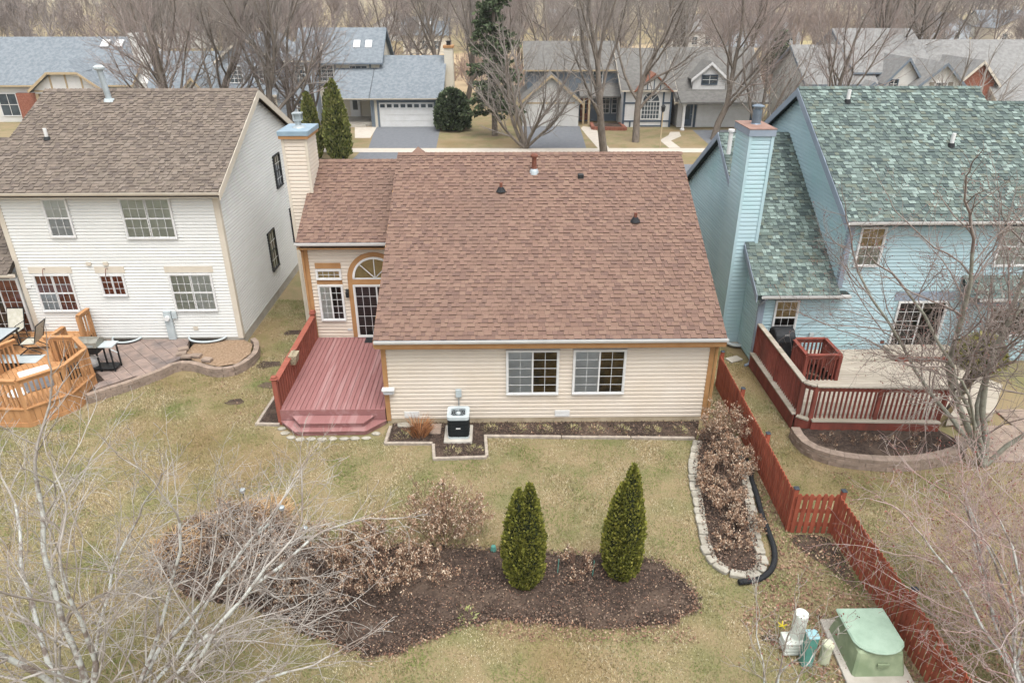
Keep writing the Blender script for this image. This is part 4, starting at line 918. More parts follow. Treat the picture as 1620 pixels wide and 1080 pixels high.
# ------------------------------------------------------------------ weathered deck of the blue house
WD = thing('weathered_deck', 'bleached wooden deck with red railings behind the blue house', 'deck', (11, 18.3, 0))
M_bleach = mat('bleached_wood', '#d0c6b5', '#b3a898', scale=6, stretch=(.3, 5, 3), rough=.9, rnd=.08, c3='#a9a18f', s3=.6, l3=.5, h3=.66)
M_drkred = mat('dark_red_stain', '#9a5345', '#854438', scale=6, stretch=(1, 1, .3), rough=.8, rnd=.06, c3='#7a473b', s3=1.5)
DPL = [(8.2, 20.3), (8.2, 16.5), (8.45, 16.28), (11.9, 16.12), (12.35, 16.6), (14.75, 18.9), (14.6, 20.3)]
DPL = ccw(DPL); WZ = .55; y = 16.1; PIT = (9.0, 10.0, 18.3, 19.4)
while y < 20.35:
    q = clip_convex([(8, y), (15, y), (15, y + .132), (8, y + .132)], DPL)
    if len(q) >= 3:
        if PIT[2] - .05 < y < PIT[3]:
            for lo, hi in ((8, PIT[0]), (PIT[1], 15)):
                q2 = clip_convex([(lo, y), (hi, y), (hi, y + .132), (lo, y + .132)], DPL)
                if len(q2) >= 3: MB().prism(q2, WZ - .03, WZ).build('deck_board', M_bleach, WD)
        else: MB().prism(q, WZ - .03, WZ).build('deck_board', M_bleach, WD)
    y += .14
MB().prism([(8.26, 20.25), (8.26, 16.52), (8.5, 16.36), (11.88, 16.2), (12.3, 16.68), (14.6, 18.9), (14.5, 20.25)][::-1], .04, .2).build('joist_frame', M_mulch, WD)
edge = [(8.2, 20.2), (8.2, 16.5), (8.45, 16.28), (11.9, 16.12), (12.35, 16.6)]
for a, b in zip(edge[:-1], edge[1:]):
    L = math.hypot(b[0] - a[0], b[1] - a[1])
    if L > .5:
        k = max(1, round(L / 1.9))
        for i in range(k):
            pa_, pb_ = [(a[0] + (b[0] - a[0]) * t / k, a[1] + (b[1] - a[1]) * t / k) for t in (i, i + 1)]
            rail_run(WD, pa_, pb_, .5, 1.5, M_drkred, sp=.12, pw=.042, cap_w=.03)
            MB().bar((*pa_, 1.53), (*pb_, 1.53), .15, .036).build('cap_rail', M_bleach, WD)
    else: rail_run(WD, a, b, .5, 1.5, M_drkred, sp=.12, pw=.042, cap_w=.03); MB().bar((*a, 1.53), (*b, 1.53), .15, .036).build('cap_rail', M_bleach, WD)
    d = Vector((b[0] - a[0], b[1] - a[1], 0)).normalized(); n = Vector((-d.y, d.x, 0)) * -1
    if n.dot(Vector((0, -1, 0)) + Vector((-1, 0, 0))) < 0: n = -n
    A, Bv = Vector((*a, 0)) + n * .07, Vector((*b, 0)) + n * .07
    MB().bar(A + Vector((0, 0, .5)), Bv + Vector((0, 0, .5)), .2, .04).build('ledge_board', M_bleach, WD)
    MB().bar(A + n * .05 + Vector((0, 0, .25)), Bv + n * .05 + Vector((0, 0, .25)), .03, .46).build('skirt_board', M_drkred, WD)
for a, b in (((9.0, 18.3), (10.0, 18.3)), ((10.0, 18.3), (10.0, 19.4)), ((10.0, 19.4), (9.0, 19.4)), ((9.0, 19.4), (9.0, 18.3))):
    rail_run(WD, a, b, .5, 1.4, M_drkred, sp=.12, pw=.042, cap_w=.11)
MB().box(PIT[0], PIT[1], PIT[2], PIT[3], .02, .22).build('pit_floor', M_dark, WD)
for k in range(2): tag(MB().tube([(9.5 + .3 * math.cos(t), 18.85 + .3 * math.sin(t), .3 + .03 * k) for t in np.linspace(0, 2 * math.pi, 20)], .018, 5).build('hose_coil' , mat('tan_hose', '#b39b86', rough=.6), None), 'tan garden hose coil lying inside the railed deck opening', 'hose', 'hose coils')
MB().box(12.4, 14.5, 19.45, 20.3, WZ + .004, WZ + .16).build('step', M_bleach, WD); MB().box(12.38, 14.52, 19.415, 19.447, WZ + .004, WZ + .15).build('riser', M_drkred, WD)
MB().prism([(12.45, 16.5), (13.9, 16.75), (15.15, 18.3), (14.8, 18.85), (14.3, 18.4)][::-1][::-1], .06, .34).build('lower_step', M_bleach, WD)
pg = thing('paver_pad', 'flat grey brown paver pad at the foot of the weathered deck steps', 'patio', (14.2, 16.2, 0))
for i in range(9):
    for j in range(6):
        x, y = 12.7 + i * .42, 14.85 + j * .42
        if y > 16.45 and x < 14: continue
        MB().box(x, x + .405, y, y + .405, 0, .06 + rng.uniform(-.004, .004)).build('paver', M_block, pg)
# covered grill
cg = thing('covered_grill', 'black cloth covered barbecue grill on the weathered deck', 'grill', (8.75, 19.55, WZ))
B = MB(); pr = [(-.28, 0), (-.28, .62), (-.33, .78), (-.3, .95), (-.12, 1.12), (.12, 1.12), (.3, .98), (.33, .78), (.28, .62), (.28, 0)]
B.ext([(8.42, 19.62 + a, WZ + b) for a, b in pr][::-1], (.62, 0, 0)); B.build('cover', M_blackr, cg, bevel=.03)
MB().bar((8.66, 19.27, WZ + 1.02), (8.8, 19.27, WZ + 1.02), .005, .03, up=(0, -.7, .7)).build('badge', M_white, cg)
for x in (8.46, 9.0): MB().lathe((x, 19.62, WZ), [(.04, 0), (.04, .05)], 8).build('caster', M_black, cg)
# garden bed and curved block wall in front of it
gw = thing('garden_wall', 'curved low grey brown block wall round the bed below the weathered deck', 'wall', (10.2, 15, 0))
gl_ = smooth_line([(8.0, 16.1), (8.0, 15.5), (8.3, 15.05), (9.1, 14.72), (10.3, 14.62), (11.4, 14.85), (12.1, 15.2), (12.25, 15.6)], 5)
block_wall(gw, gl_, .34, 3, bl=.34, d=.24)
bed('mulch_bed', gl_ + [(12.0, 16.1), (8.2, 16.25)], .05, M_mulch, z0=.2, seed=8)

# ------------------------------------------------------------------ red picket fence
FN = thing('picket_fence', 'rust red wooden picket fence stepping along the lot line', 'fence', (6.8, 12.5, 0))
M_fence = mat('fence_stain', '#b26148', '#9f523c', scale=7, stretch=(2, 2, .3), rough=.8, rnd=.12, c3='#8e4632', s3=1.2, l3=.55, h3=.7)
M_cap = mat('dark_cap', '#3d434b', rough=.5)
fpts = [(6.66, 18.95), (6.47, 12.33), (7.43, 12.27), (7.55, 6.6)]; FH = 1.12; pk_me = None
for si, (a, b) in enumerate(zip(fpts[:-1], fpts[1:])):
    d = Vector((b[0] - a[0], b[1] - a[1], 0)); L = d.length; d.normalize(); ang = math.atan2(d.y, d.x); nn_ = Vector((-d.y, d.x, 0))
    n = int(L / .132)
    if pk_me is None:
        w, t = .092, .018
        vs = [(-w / 2, -t / 2, .03), (w / 2, -t / 2, .03), (w / 2, -t / 2, FH - .05), (w * .22, -t / 2, FH), (-w * .22, -t / 2, FH), (-w / 2, -t / 2, FH - .05)]
        vs += [(x, t / 2, z) for x, _, z in vs]
        pk_me = bpy.data.meshes.new('picket'); pk_me.from_pydata(vs, [], [(0, 1, 2, 3, 4, 5), (11, 10, 9, 8, 7, 6)] + [(i, i + 6, (i + 1) % 6 + 6, (i + 1) % 6) for i in range(6)]); pk_me.materials.append(M_fence)
    for i in range(n):
        p = Vector((*a, 0)) + d * (L * (i + .5) / n) - nn_ * .035
        tilt = Matrix.Rotation(rng.uniform(-.012, .012), 4, 'Y')
        inst(pk_me, 'picket', FN, Matrix.Translation(p + Vector((0, 0, rng.uniform(-.012, .012)))) @ Matrix.Rotation(ang, 4, 'Z') @ tilt)
    for z in (.25, .62, .98): MB().bar((a[0], a[1], z), (b[0], b[1], z), .038, .085).build('rail', M_fence, FN)
    k = max(1, round(L / 2.3))
    for i in range(k if si < 2 else k + 1):
        p = Vector((*a, 0)) + d * (L * i / k) + nn_ * .05
        o = MB().bar(p, p + Vector((0, 0, FH + .06)), .095, .095, up=d).build('post', M_fence, FN)
        MB().bar(p + Vector((0, 0, FH + .06)), p + Vector((0, 0, FH + .1)), .12, .12, up=d).build('post_cap', M_cap, o, bevel=.015)

# ------------------------------------------------------------------ utility pedestals and transformer
M_ugreen = mat('pale_green_paint', '#a9b795', '#95a583', scale=5, rough=.7, c3='#8b9c7a', s3=1.5)
M_ugreen2 = mat('pale_green_lid', '#b4ccb6', '#a3bca6', scale=4, rough=.65)
M_teal = mat('teal_green_paint', '#62a294', '#579184', scale=4, rough=.5)
M_pvc = mat('white_plastic', '#eff3ea', '#dfe5d9', scale=4, rough=.5)
M_ivory = mat('ivory_plastic', '#d9dcc1', '#c7cbac', scale=4, rough=.6)
t = thing('utility_pedestal', 'tall white round utility pedestal with ribbed square base and yellow flag', 'utility box', (5.35, 9.1, 0))
MB().lathe((5.42, 9.2, 0), [(.125, 0), (.125, .86), (.12, .88)], 18).build('cylinder_cover', M_pvc, t, smooth=False)
for k in range(4): MB().box(5.17 - .01 * (k % 2), 5.5 + .01 * (k % 2), 9.0, 9.3, .02 + k * .075, .085 + k * .075).build('base_ring', M_pvc, t, bevel=.008)
B = MB()
for k in range(5): B.bar((5.2, 9.36, .38), (5.2 + .09 * math.cos(k * 1.2), 9.36 + .09 * math.sin(k * 1.2), .42), .02, .01)
B.build('ribbon', mat('yellow_ribbon', '#d9c52c', rough=.6), t)
t = thing('utility_box', 'teal green square utility post beside the white pedestal', 'utility box', (5.5, 8.85, 0))
MB().prism(rrect(5.5, 8.85, .2, .2, .04), 0, .72).build('post_body', M_teal, t); MB().prism(rrect(5.5, 8.85, .215, .215, .045), .72, .76).build('lid', mat('teal_lid', '#9cc4c8', rough=.5), t, bevel=.01)
t = thing('utility_pedestal', 'short ivory round utility stub between teal post and transformer', 'utility box', (5.85, 8.85, 0))
MB().lathe((5.85, 8.88, 0), [(.1, 0), (.095, .42)], 16).build('cylinder_cover', M_ivory, t); MB().lathe((5.85, 8.88, .42), [(.11, 0), (.11, .04), (.09, .07), (.02, .08)], 16).build('lid', M_ivory, t)
t = thing('transformer_box', 'large pale green electrical transformer box with rounded lid on a concrete pad', 'transformer', (6.75, 9.0, 0))
MB().prism([(6.05, 8.35), (7.25, 8.35), (7.3, 9.75), (6.15, 9.8)], 0, .07).build('concrete_pad', M_conc, t, bevel=.01)
B = MB(); lo = [(6.2, 8.5), (7.15, 8.5), (7.18, 9.6), (6.22, 9.6)]; hi = [(6.28, 8.62), (7.07, 8.62), (7.1, 9.52), (6.3, 9.52)]
B.add([(x, y, .07) for x, y in lo] + [(x, y, .55) for x, y in hi], [(0, 1, 5, 4), (1, 2, 6, 5), (2, 3, 7, 6), (3, 0, 4, 7), (4, 5, 6, 7)]); B.build('cabinet', M_ugreen, t, bevel=.04)
cc = [(6.24, 9.56), (6.24, 8.85)] + [(6.7 - .46 * math.cos(a), 8.85 - .33 * math.sin(a)) for a in np.linspace(0.15, math.pi - .15, 9)] + [(7.14, 8.85), (7.14, 9.56)]
MB().prism(ccw(cc), .56, .62).build('lid', M_ugreen2, t, bevel=.025)
MB().box(6.6, 6.8, 8.5, 8.53, .28, .36).build('latch', M_ugreen, t)

# ------------------------------------------------------------------ side bed with stone edging and drain pipe
SB = smooth_loop([(5.3, 15.9), (4.85, 14.6), (4.68, 13.4), (4.52, 12.3), (4.5, 11.4), (5.0, 10.98), (5.5, 11.25), (5.65, 12.1), (5.9, 13.3), (6.2, 14.8), (6.35, 16.4), (5.7, 16.6)], 5)
bed('mulch_bed', SB, .07, M_mulch, seed=14)
se = thing('stone_edging', 'curved border of pale edging stones round the narrow bed by the fence', 'edging', (5.2, 13, 0))
Pl = SB; S = 0; i = 0; acc = []
for k in range(len(Pl)):
    a, b = np.array(Pl[k]), np.array(Pl[(k + 1) % len(Pl)]); L = np.linalg.norm(b - a); acc.append((S, a, b, L)); S += L
def at_loop(s):
    s %= S
    for s0, a, b, L in acc:
        if s0 <= s <= s0 + L: return a + (b - a) * (s - s0) / L, (b - a) / L
    return acc[-1][2], (acc[-1][2] - acc[-1][1]) / acc[-1][3]
s = 0.0
while s < S - .2:
    l = rng.uniform(.22, .36); p, d = at_loop(s + l / 2); s += l
    if p[1] > 16.0: continue
    n = np.array((-d[1], d[0])); w = rng.uniform(.1, .13); e = l / 2 - .012
    q = [tuple(p + d * u * e + n * v * w + np.array((rng.uniform(-.012, .012), rng.uniform(-.012, .012)))) for u, v in ((-1, -1), (-.3, -1.05), (1, -.95), (1, 1), (-1, 1))]
    MB().prism(ccw(q), 0, rng.uniform(.07, .1)).build('stone', M_stone, se, bevel=.014)
pp = smooth_line([(6.3, 15.3), (6.38, 14.75), (6.22, 14.2), (6.15, 13.6), (6.05, 12.9), (6.0, 12.3), (5.92, 11.7), (5.72, 11.2), (5.35, 10.88), (4.85, 10.74)], 26)
tag(MB().tube([(x, y, .07 + .02 * math.sin(x * 5 + y * 2)) for x, y in pp], [.056 + .009 * (k % 2) for k in range(len(pp))], 10).build('drain_pipe', M_blackr, None), 'black corrugated drain pipe lying beside the stone edged bed', 'drain pipe')

# ------------------------------------------------------------------ big mulch bed
GB = smooth_loop([(3.85, 10.5), (3.5, 9.9), (2.5, 9.68), (1.2, 9.78), (.2, 9.92), (-.7, 9.85), (-1.6, 9.4), (-2.4, 9.15), (-3.3, 9.45), (-5.0, 10.25), (-6.7, 10.8), (-7.55, 11.9), (-7.2, 12.9), (-6.0, 13.45), (-5.3, 13.0), (-4.6, 12.2), (-3.5, 11.95), (-1.4, 11.95), (0, 11.85), (1.4, 11.7), (3.2, 11.5)], 5)
GB = [(x + rng.uniform(-.06, .06), y + rng.uniform(-.06, .06)) for x, y in GB]
bed('mulch_bed', GB, .09, M_mulch, seed=3)
# ------------------------------------------------------------------ plants
def tubes_np(polys):
    Vs, Fs, n0 = [], [], 0
    groups = {}
    for P, r, s in polys: groups.setdefault((len(P), s), []).append((P, r))
    for (n, s), lst in groups.items():
        P = np.array([a for a, _ in lst]); Rr = np.array([b for _, b in lst]); m = len(P)
        D = np.empty_like(P); D[:, 1:-1] = P[:, 2:] - P[:, :-2]; D[:, 0] = P[:, 1] - P[:, 0]; D[:, -1] = P[:, -1] - P[:, -2]
        D /= np.linalg.norm(D, axis=2, keepdims=True) + 1e-9
        ref = np.zeros((m, 1, 3)); vert = np.abs(D[:, :1, 2]) > .85; ref[..., 2] = np.where(vert, 0, 1); ref[..., 0] = np.where(vert, 1, 0)
        A = np.cross(D, np.broadcast_to(ref, D.shape)); A /= np.linalg.norm(A, axis=2, keepdims=True) + 1e-9; Bv = np.cross(D, A)
        t = np.arange(s) * 2 * np.pi / s
        V = P[:, :, None, :] + Rr[:, :, None, None] * (np.cos(t)[None, None, :, None] * A[:, :, None, :] + np.sin(t)[None, None, :, None] * Bv[:, :, None, :])
        idx = n0 + np.arange(m * n * s).reshape(m, n, s); a, b = idx[:, :-1], idx[:, 1:]
        F = np.stack([a, np.roll(a, -1, 2), np.roll(b, -1, 2), b], -1).reshape(-1, 4)
        Vs.append(V.reshape(-1, 3)); Fs.append(F); n0 += m * n * s
    return np.concatenate(Vs), np.concatenate(Fs)
def unit(v): return v / (np.linalg.norm(v) + 1e-9)
def turn(g, d, ang):
    a = unit(np.cross(d, g.standard_normal(3))); return unit(d * math.cos(ang) + a * math.sin(ang))
def grow(g, p, d, L, r, lvl, sp, out, tips):
    ns = sp['seg'][lvl]; last = lvl == sp['max']; st = L / ns; P = [p]; Rr = [r]; Ds = [d]
    for i in range(ns):
        d = unit(d + sp['jit'] * g.standard_normal(3) + np.array((0, 0, sp['trop'][lvl]))); p = p + d * st; P.append(p); Ds.append(d)
        f = (i + 1) / ns; Rr.append(max(sp['rmin'], r * (1 - f * (.55 if not last else .75))))
    out.append((lvl, np.array(P), np.array(Rr)))
    if last: tips.append(p); return
    nc = sp['n'][lvl]; t0 = sp['t0'][lvl]
    for k in range(nc):
        t = t0 + (1 - t0) * (k + g.uniform(0, .9)) / nc; t = min(t, .999); i = int(t * ns); f = t * ns - i
        q = P[i] + (P[i + 1] - P[i]) * f; rr = (Rr[i] + (Rr[i + 1] - Rr[i]) * f)
        cd = turn(g, Ds[i + 1], R(g.uniform(*sp['ang'][lvl])))
        grow(g, q, cd, L * sp['len'][lvl] * (1.15 - .5 * t) * g.uniform(.75, 1.2), max(sp['rmin'], rr * sp['rr'][lvl]), lvl + 1, sp, out, tips)
    if lvl > 0 or sp.get('top'): 
        grow(g, P[-1], Ds[-1], L * sp['len'][lvl] * .7, max(sp['rmin'], Rr[-1]), lvl + 1, sp, out, tips)
def sides(lvl): return (8, 6, 4, 3, 3, 3)[lvl]
SP_STREET = dict(max=4, seg=[5, 6, 5, 4, 3], jit=.1, trop=[.02, .10, .07, .05, .03], n=[8, 8, 6, 4], t0=[.3, .22, .2, .15], ang=[(28, 52), (25, 48), (25, 50), (25, 55)], len=[.9, .55, .5, .5], rr=[.5, .5, .52, .6], rmin=.0036, top=True)
def tree_parts(seed, h, r, sp, base_dirs=None, forks=None):
    g = np.random.default_rng(seed); out, tips = [], []
    if forks:
        for d, L, rr in forks: grow(g, np.zeros(3), unit(np.array(d, float)), L, rr, 1 if sp.get('forklvl', 1) == 1 else 0, sp, out, tips)
    else: grow(g, np.array((0, 0, -.1)), unit(np.array((g.normal(0, .05), g.normal(0, .05), 1.0))), h, r, 0, sp, out, tips)
    big = tubes_np([(P, q, sides(l)) for l, P, q in out if l <= 1]); tw = tubes_np([(P, q, sides(l)) for l, P, q in out if l > 1])
    return big, tw, np.array(tips)
def twist_mesh(name, VF, m):
    V, F = VF; o = np_mesh(name, V, F, m, smooth=False); me = o.data; bpy.data.objects.remove(o); return me
M_bark = mat('grey_bark', '#8c8175', '#6f655b', scale=6, stretch=(1, 1, .3), rough=.95, bump=.4, bscale=20)
M_twig = mat('brown_twig', '#aaa198', '#928980', scale=1.2, rough=.95)
M_twigr = mat('reddish_twig', '#aea098', '#988a83', scale=1.2, rough=.95)
M_lichen = mat('lichen_bark', '#8f8278', '#d2d4cc', scale=5, rough=.95, bump=.3, bscale=30, lo=.42, hi=.55)
M_ptwig = mat('pale_twig', '#c8c3ba', '#96887d', scale=2.5, rough=.95)
M_mtwig = mat('maple_twig', '#a3978e', '#8c7c74', scale=2, rough=.95)
M_pinktwig = mat('pinkish_twig', '#c9bdb5', '#b08a84', scale=1.6, rough=.95)
M_maple = mat('mossy_bark', '#8d8a7b', '#a9a899', scale=5, rough=.95, bump=.3, bscale=30, lo=.4, hi=.6)
M_bud = mat('red_bud', '#9a3f3d', pal=['#9a5550', '#85453f', '#ad6a60', '#8f5b52'], rough=.8)

protos = []
for i, (sd, h, r, over) in enumerate([(3, 4.6, .2, {}), (8, 5.2, .22, dict(ang=[(22, 40), (20, 42), (25, 48), (25, 55)])), (15, 4.0, .17, dict(t0=[.22, .2, .2, .15])), (27, 4.8, .2, dict(ang=[(32, 58), (28, 52), (28, 55), (30, 60)]))]):
    sp = dict(SP_STREET); sp.update(over); big, tw, tips = tree_parts(sd, h, r, sp)
    protos.append((twist_mesh('trunk', big, M_bark), twist_mesh('crown', tw, M_twig if i % 2 else M_twigr)))
def street_tree(x, y, k, s, rz, label, group=None, z=0):
    t = thing('bare_tree', label, 'tree', (x, y, z), group); t.rotation_euler = (0, 0, rz); s *= 1.28; t.scale = (s, s, s * rng.uniform(1.0, 1.15))
    for nm, me in zip(('trunk', 'crown'), protos[k]):
        o = bpy.data.objects.new(nm, me); COL.objects.link(o); o.parent = t
# multi-stemmed tree in the middle of the street front
def fork_tree(x, y, seed, forks, label, sp=None, mt=None, mb=None, name='bare_tree', buds=0, group=None):
    sp2 = dict(SP_STREET); sp2.update(sp or {}); big, tw, tips = tree_parts(seed, 1, 1, sp2, forks=forks)
    t = thing(name, label, 'tree' if 'tree' in name else 'shrub', (x, y, 0), group)
    off = np.array((x, y, 0.0))
    np_mesh('trunk', big[0] + off, big[1], mb or M_bark, t); np_mesh('crown', tw[0] + off, tw[1], mt or M_twig, t)
    if buds:
        P = tips[np.random.default_rng(seed).permutation(len(tips))[:buds]] + off
        P = np.concatenate([P + nr.normal(0, .03, P.shape) for _ in range(3)])
        a = nr.standard_normal((len(P), 4, 3)) * .010; V = (P[:, None] + a).reshape(-1, 3); i = np.arange(len(P)) * 4
        F = np.concatenate([np.stack([i, i + 1, i + 2], 1), np.stack([i, i + 2, i + 3], 1), np.stack([i, i + 3, i + 1], 1)]); tag(np_mesh('buds', V, F, M_bud, t), kind='stuff')
    return t
fork_tree(1.9, 56.0, 5, [((-.9, -.2, .75), 5.2, .14), ((-.35, .1, 1), 6.5, .17), ((.05, 0, 1), 7, .18), ((.4, -.1, 1), 6.5, .16), ((.95, .1, .7), 5.2, .14), ((-.1, .5, 1), 6, .15), ((.2, -.5, .8), 5.2, .12)],
          'bare many stemmed tree with wide low limbs at the sidewalk before the pale garage')
street_tree(7.9, 54.6, 1, 1.15, .4, 'bare upright grey trunked tree beside the lamp lit front walk')
street_tree(11.0, 58.5, 3, 1.2, 2.0, 'bare forked tree on the lawn of the half timbered house')
street_tree(17.6, 59.5, 0, 1.15, 1.2, 'bare leaning tree before the white porch column')
fork_tree(21.0, 58.0, 12, [((-.5, 0, 1), 6, .15), ((.1, .2, 1), 6.6, .16), ((.5, -.1, 1), 6, .15), ((-.1, -.4, 1), 5.5, .13)], 'bare slender many stemmed tree beyond the blue chimney')
street_tree(26.5, 57.0, 2, 1.2, 4.0, 'bare pale tree beside the grey gabled house')
street_tree(36.0, 72.0, 1, 1.35, .9, 'bare tall tree rising behind the grey gabled house')
fork_tree(25.2, 39.0, 33, [((-.55, -.1, .62), 6.5, .15), ((.1, 0, 1), 6, .15), ((-.2, .5, 1), 5.5, .14), ((.6, .1, .8), 5.5, .14)], 'bare tree with long horizontal limb over the far end of the blue roof')
for i, (x, y, k, s, a, lb) in enumerate([(-22.6, 50.5, 0, 1.1, 0, 'bare street tree with low limbs reaching toward the white gable'), (-20.3, 52.5, 3, 1.12, 1.7, 'bare street tree with a twin trunk above the cream house ridge'),
        (-17.2, 51.5, 1, 1.15, 3.1, 'bare tall street tree before the pale blue two storey house'), (-15.0, 53.5, 2, 1.2, 4.4, 'bare leaning street tree beside the beige chimney'),
        (-13.9, 57.5, 0, 1.0, 5.2, 'bare tree growing close to the porch of the garage house'), (-25.8, 56.0, 1, 1.05, 2.2, 'bare tree beside the white gable chimney')]): street_tree(x, y, k, s, a, lb)
for i, (x, y, k, s, a) in enumerate([(-6.6, 88, 1, 1.2, .3), (-3.6, 78, 1, 1.1, 1.9), (-9.8, 92, 3, 1.2, 2.7), (.8, 84, 0, 1.1, 5.0), (-14, 90, 2, 1.3, 1.0), (6, 86, 3, 1.25, 3.3), (13, 84, 2, 1.3, 4.1), (20, 82, 1, 1.3, .7), (29, 88, 0, 1.3, 2.1), (-24, 86, 0, 1.3, 3.8), (-34, 92, 3, 1.3, 5.5), (43, 76, 3, 1.3, 4.9), (51, 92, 2, 1.4, 1.2), (-44, 104, 1, 1.4, .2), (2.5, 104, 2, 1.3, 2.9), (24, 108, 1, 1.4, 1.5)]):
    street_tree(x, y, k, s, a, 'bare tree standing in the open ground behind the far row of houses', 'bare trees behind the far houses')

# near trees
SP_NEAR = dict(max=4, seg=[6, 8, 6, 5, 4], jit=.16, trop=[.02, .05, .03, .03, .02], n=[6, 9, 6, 4], t0=[.3, .2, .15, .2], ang=[(25, 50), (28, 55), (28, 60), (30, 65)], len=[.8, .5, .5, .5], rr=[.6, .5, .55, .65], rmin=.0034, top=True)
fork_tree(-6.6, 7.5, 41, [((-.2, .2, 1), 4.7, .06), ((.12, .35, 1), 4.9, .06), ((.55, .4, .85), 4.7, .052), ((.95, .25, .6), 4.8, .05), ((-.55, .35, .95), 4.3, .05), ((.45, .9, .9), 4.3, .048), ((1.0, .5, .38), 4.3, .045), ((-.2, -.2, 1), 4.2, .05), ((.75, .75, .6), 4.2, .042), ((1.0, .05, .3), 4.0, .042), ((-.35, .8, .8), 3.8, .04)],
          'bare tree with pale lichen covered spreading branches over the lawn', sp=SP_NEAR, mt=M_ptwig, mb=M_lichen, name='lichen_tree')
fork_tree(12.45, 14.7, 52, [((-.55, -.02, 1), 6.6, .09), ((-.3, .15, 1), 6.4, .085), ((.02, .1, 1), 6.6, .085), ((-.85, -.1, .9), 6.0, .06), ((-.75, .3, 1), 6.2, .06), ((.35, .1, 1), 6.0, .065), ((-.6, -.35, .75), 5.2, .05)],
          'bare grey maple with red buds growing beside the weathered deck steps', sp=dict(SP_NEAR, n=[6, 11, 8, 4], t0=[.3, .32, .15, .2], ang=[(25, 50), (28, 60), (28, 60), (30, 65)], len=[.8, .46, .5, .5]), mt=M_mtwig, mb=M_maple, name='maple_tree', buds=1500)
fork_tree(8.75, 7.2, 63, [((-.4, .3, 1), 3.4, .03), ((-.2, .55, 1), 3.7, .034), ((-.55, .6, .9), 3.5, .03), ((.1, .4, 1), 3.7, .034), ((-.2, 1.1, .9), 3.9, .032), ((.35, .7, .9), 3.6, .034), ((-.1, .9, .9), 4.2, .034), ((.1, 1.2, .6), 4.2, .034), ((-.45, .9, 1.1), 4.0, .03), ((.3, .2, 1), 4.2, .034), ((.5, 1.0, .7), 4.0, .032)],
          'bare young tree with red buds leaning over the fence and transformer', sp=dict(SP_NEAR, n=[6, 10, 6, 3], rmin=.0034), mt=M_pinktwig, mb=M_lichen, name='budding_tree', buds=1500)
fork_tree(4.35, 7.6, 71, [((-.15, .3, 1), 2.0, .02), ((.3, .2, 1), 2.2, .022), ((.05, .5, .9), 1.8, .02), ((.6, .3, .8), 1.8, .018)],
          'thin bare sapling shoots with red buds on the grass before the pedestals', sp=dict(SP_NEAR, n=[4, 4, 3, 2], rmin=.0035, trop=[.02, .12, .1, .05, .02]), mt=M_ptwig, mb=M_lichen, name='sapling_tree', buds=60)

# evergreens
M_arb = mat('arborvitae_foliage', '#4f5a22', pal=['#7d8034', '#8e903d', '#686c2c', '#9ea047', '#858838', '#aba64f', '#575c26'], rough=.85)
M_arbt = mat('arborvitae_tip', '#7a7733', pal=['#7a7733', '#8b8440', '#6a6e2c'], rough=.85)
M_arbd = mat('far_arborvitae', '#5a6130', pal=['#6b7236', '#7b8142', '#5b622d', '#898c4a', '#939155'], rough=.9)
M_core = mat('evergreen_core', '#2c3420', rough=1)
def sprays(C, Dr, size, g):
    """pointed flat sprays: centre base C, direction Dr"""
    n = len(C); s = size * g.uniform(.6, 1.3, n)[:, None]; Dr = Dr / np.linalg.norm(Dr, axis=1)[:, None]
    S = np.cross(Dr, g.standard_normal((n, 3))); S /= np.linalg.norm(S, axis=1)[:, None]
    V = np.stack([C, C + Dr * s * .5 + S * s * .3, C + Dr * s, C + Dr * s * .5 - S * s * .3], 1).reshape(-1, 3)
    return V, np.arange(4 * n).reshape(-1, 4)
def arborvitae(x, y, h, w, seed, label, n=9000, size=.075, m=None, peaks=((0, 0, 1),), group=None):
    g = np.random.default_rng(seed); t = thing('arborvitae', label, 'tree', (x, y, 0), group)
    prof = lambda f: np.interp(f, [0, .06, .18, .36, .6, .8, .92, 1], [.6, .84, 1, .97, .74, .46, .24, .03]) * w / 2
    Vs, Fs, k = [], [], 0
    for px, py, ph in peaks:
        hh = h * ph; nn2 = int(n / len(peaks)); f = g.uniform(0, 1, nn2 * 2); keep = g.uniform(0, 1, nn2 * 2) < (prof(f) / (w / 2)) + .06; f = f[keep][:nn2]; q = len(f)
        a = g.uniform(0, 2 * np.pi, q); lump = 1 + .07 * np.sin(a * 5 + f * 14 + seed) + .05 * np.sin(a * 9 - f * 23) ; wd = 1.0 if len(peaks) == 1 else .88
        r = prof(f) * lump * wd * (g.uniform(.78, 1.04, q)) ; f2 = .03 + f * .97
        C = np.stack([x + px * np.clip(f * 2.2, 0, 1) + r * np.cos(a), y + py * f + r * np.sin(a), f2 * hh], 1)
        D = np.stack([np.cos(a) * .55, np.sin(a) * .55, 1.0 + 0 * a], 1) + g.normal(0, .28, (q, 3))
        V, F = sprays(C, D, size, g); Vs.append(V); Fs.append(F + k); k += len(V)
    np_mesh('foliage', np.concatenate(Vs), np.concatenate(Fs), m or M_arb, t)
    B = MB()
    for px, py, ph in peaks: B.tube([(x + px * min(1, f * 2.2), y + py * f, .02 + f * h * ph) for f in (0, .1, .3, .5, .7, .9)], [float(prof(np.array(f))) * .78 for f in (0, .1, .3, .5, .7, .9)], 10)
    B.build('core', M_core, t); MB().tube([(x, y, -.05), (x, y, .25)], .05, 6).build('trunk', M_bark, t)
    return t
arborvitae(.43, 10.8, 2.62, .78, 1, 'green arborvitae in the mulch bed with two blunt tips', n=15000, peaks=((.08, 0, 1), (-.14, .05, .93)))
arborvitae(2.46, 11.0, 2.88, .78, 2, 'taller green arborvitae with a single pointed tip at the bed end', n=15000, peaks=((.06, 0, 1), (-.12, .04, .83)))
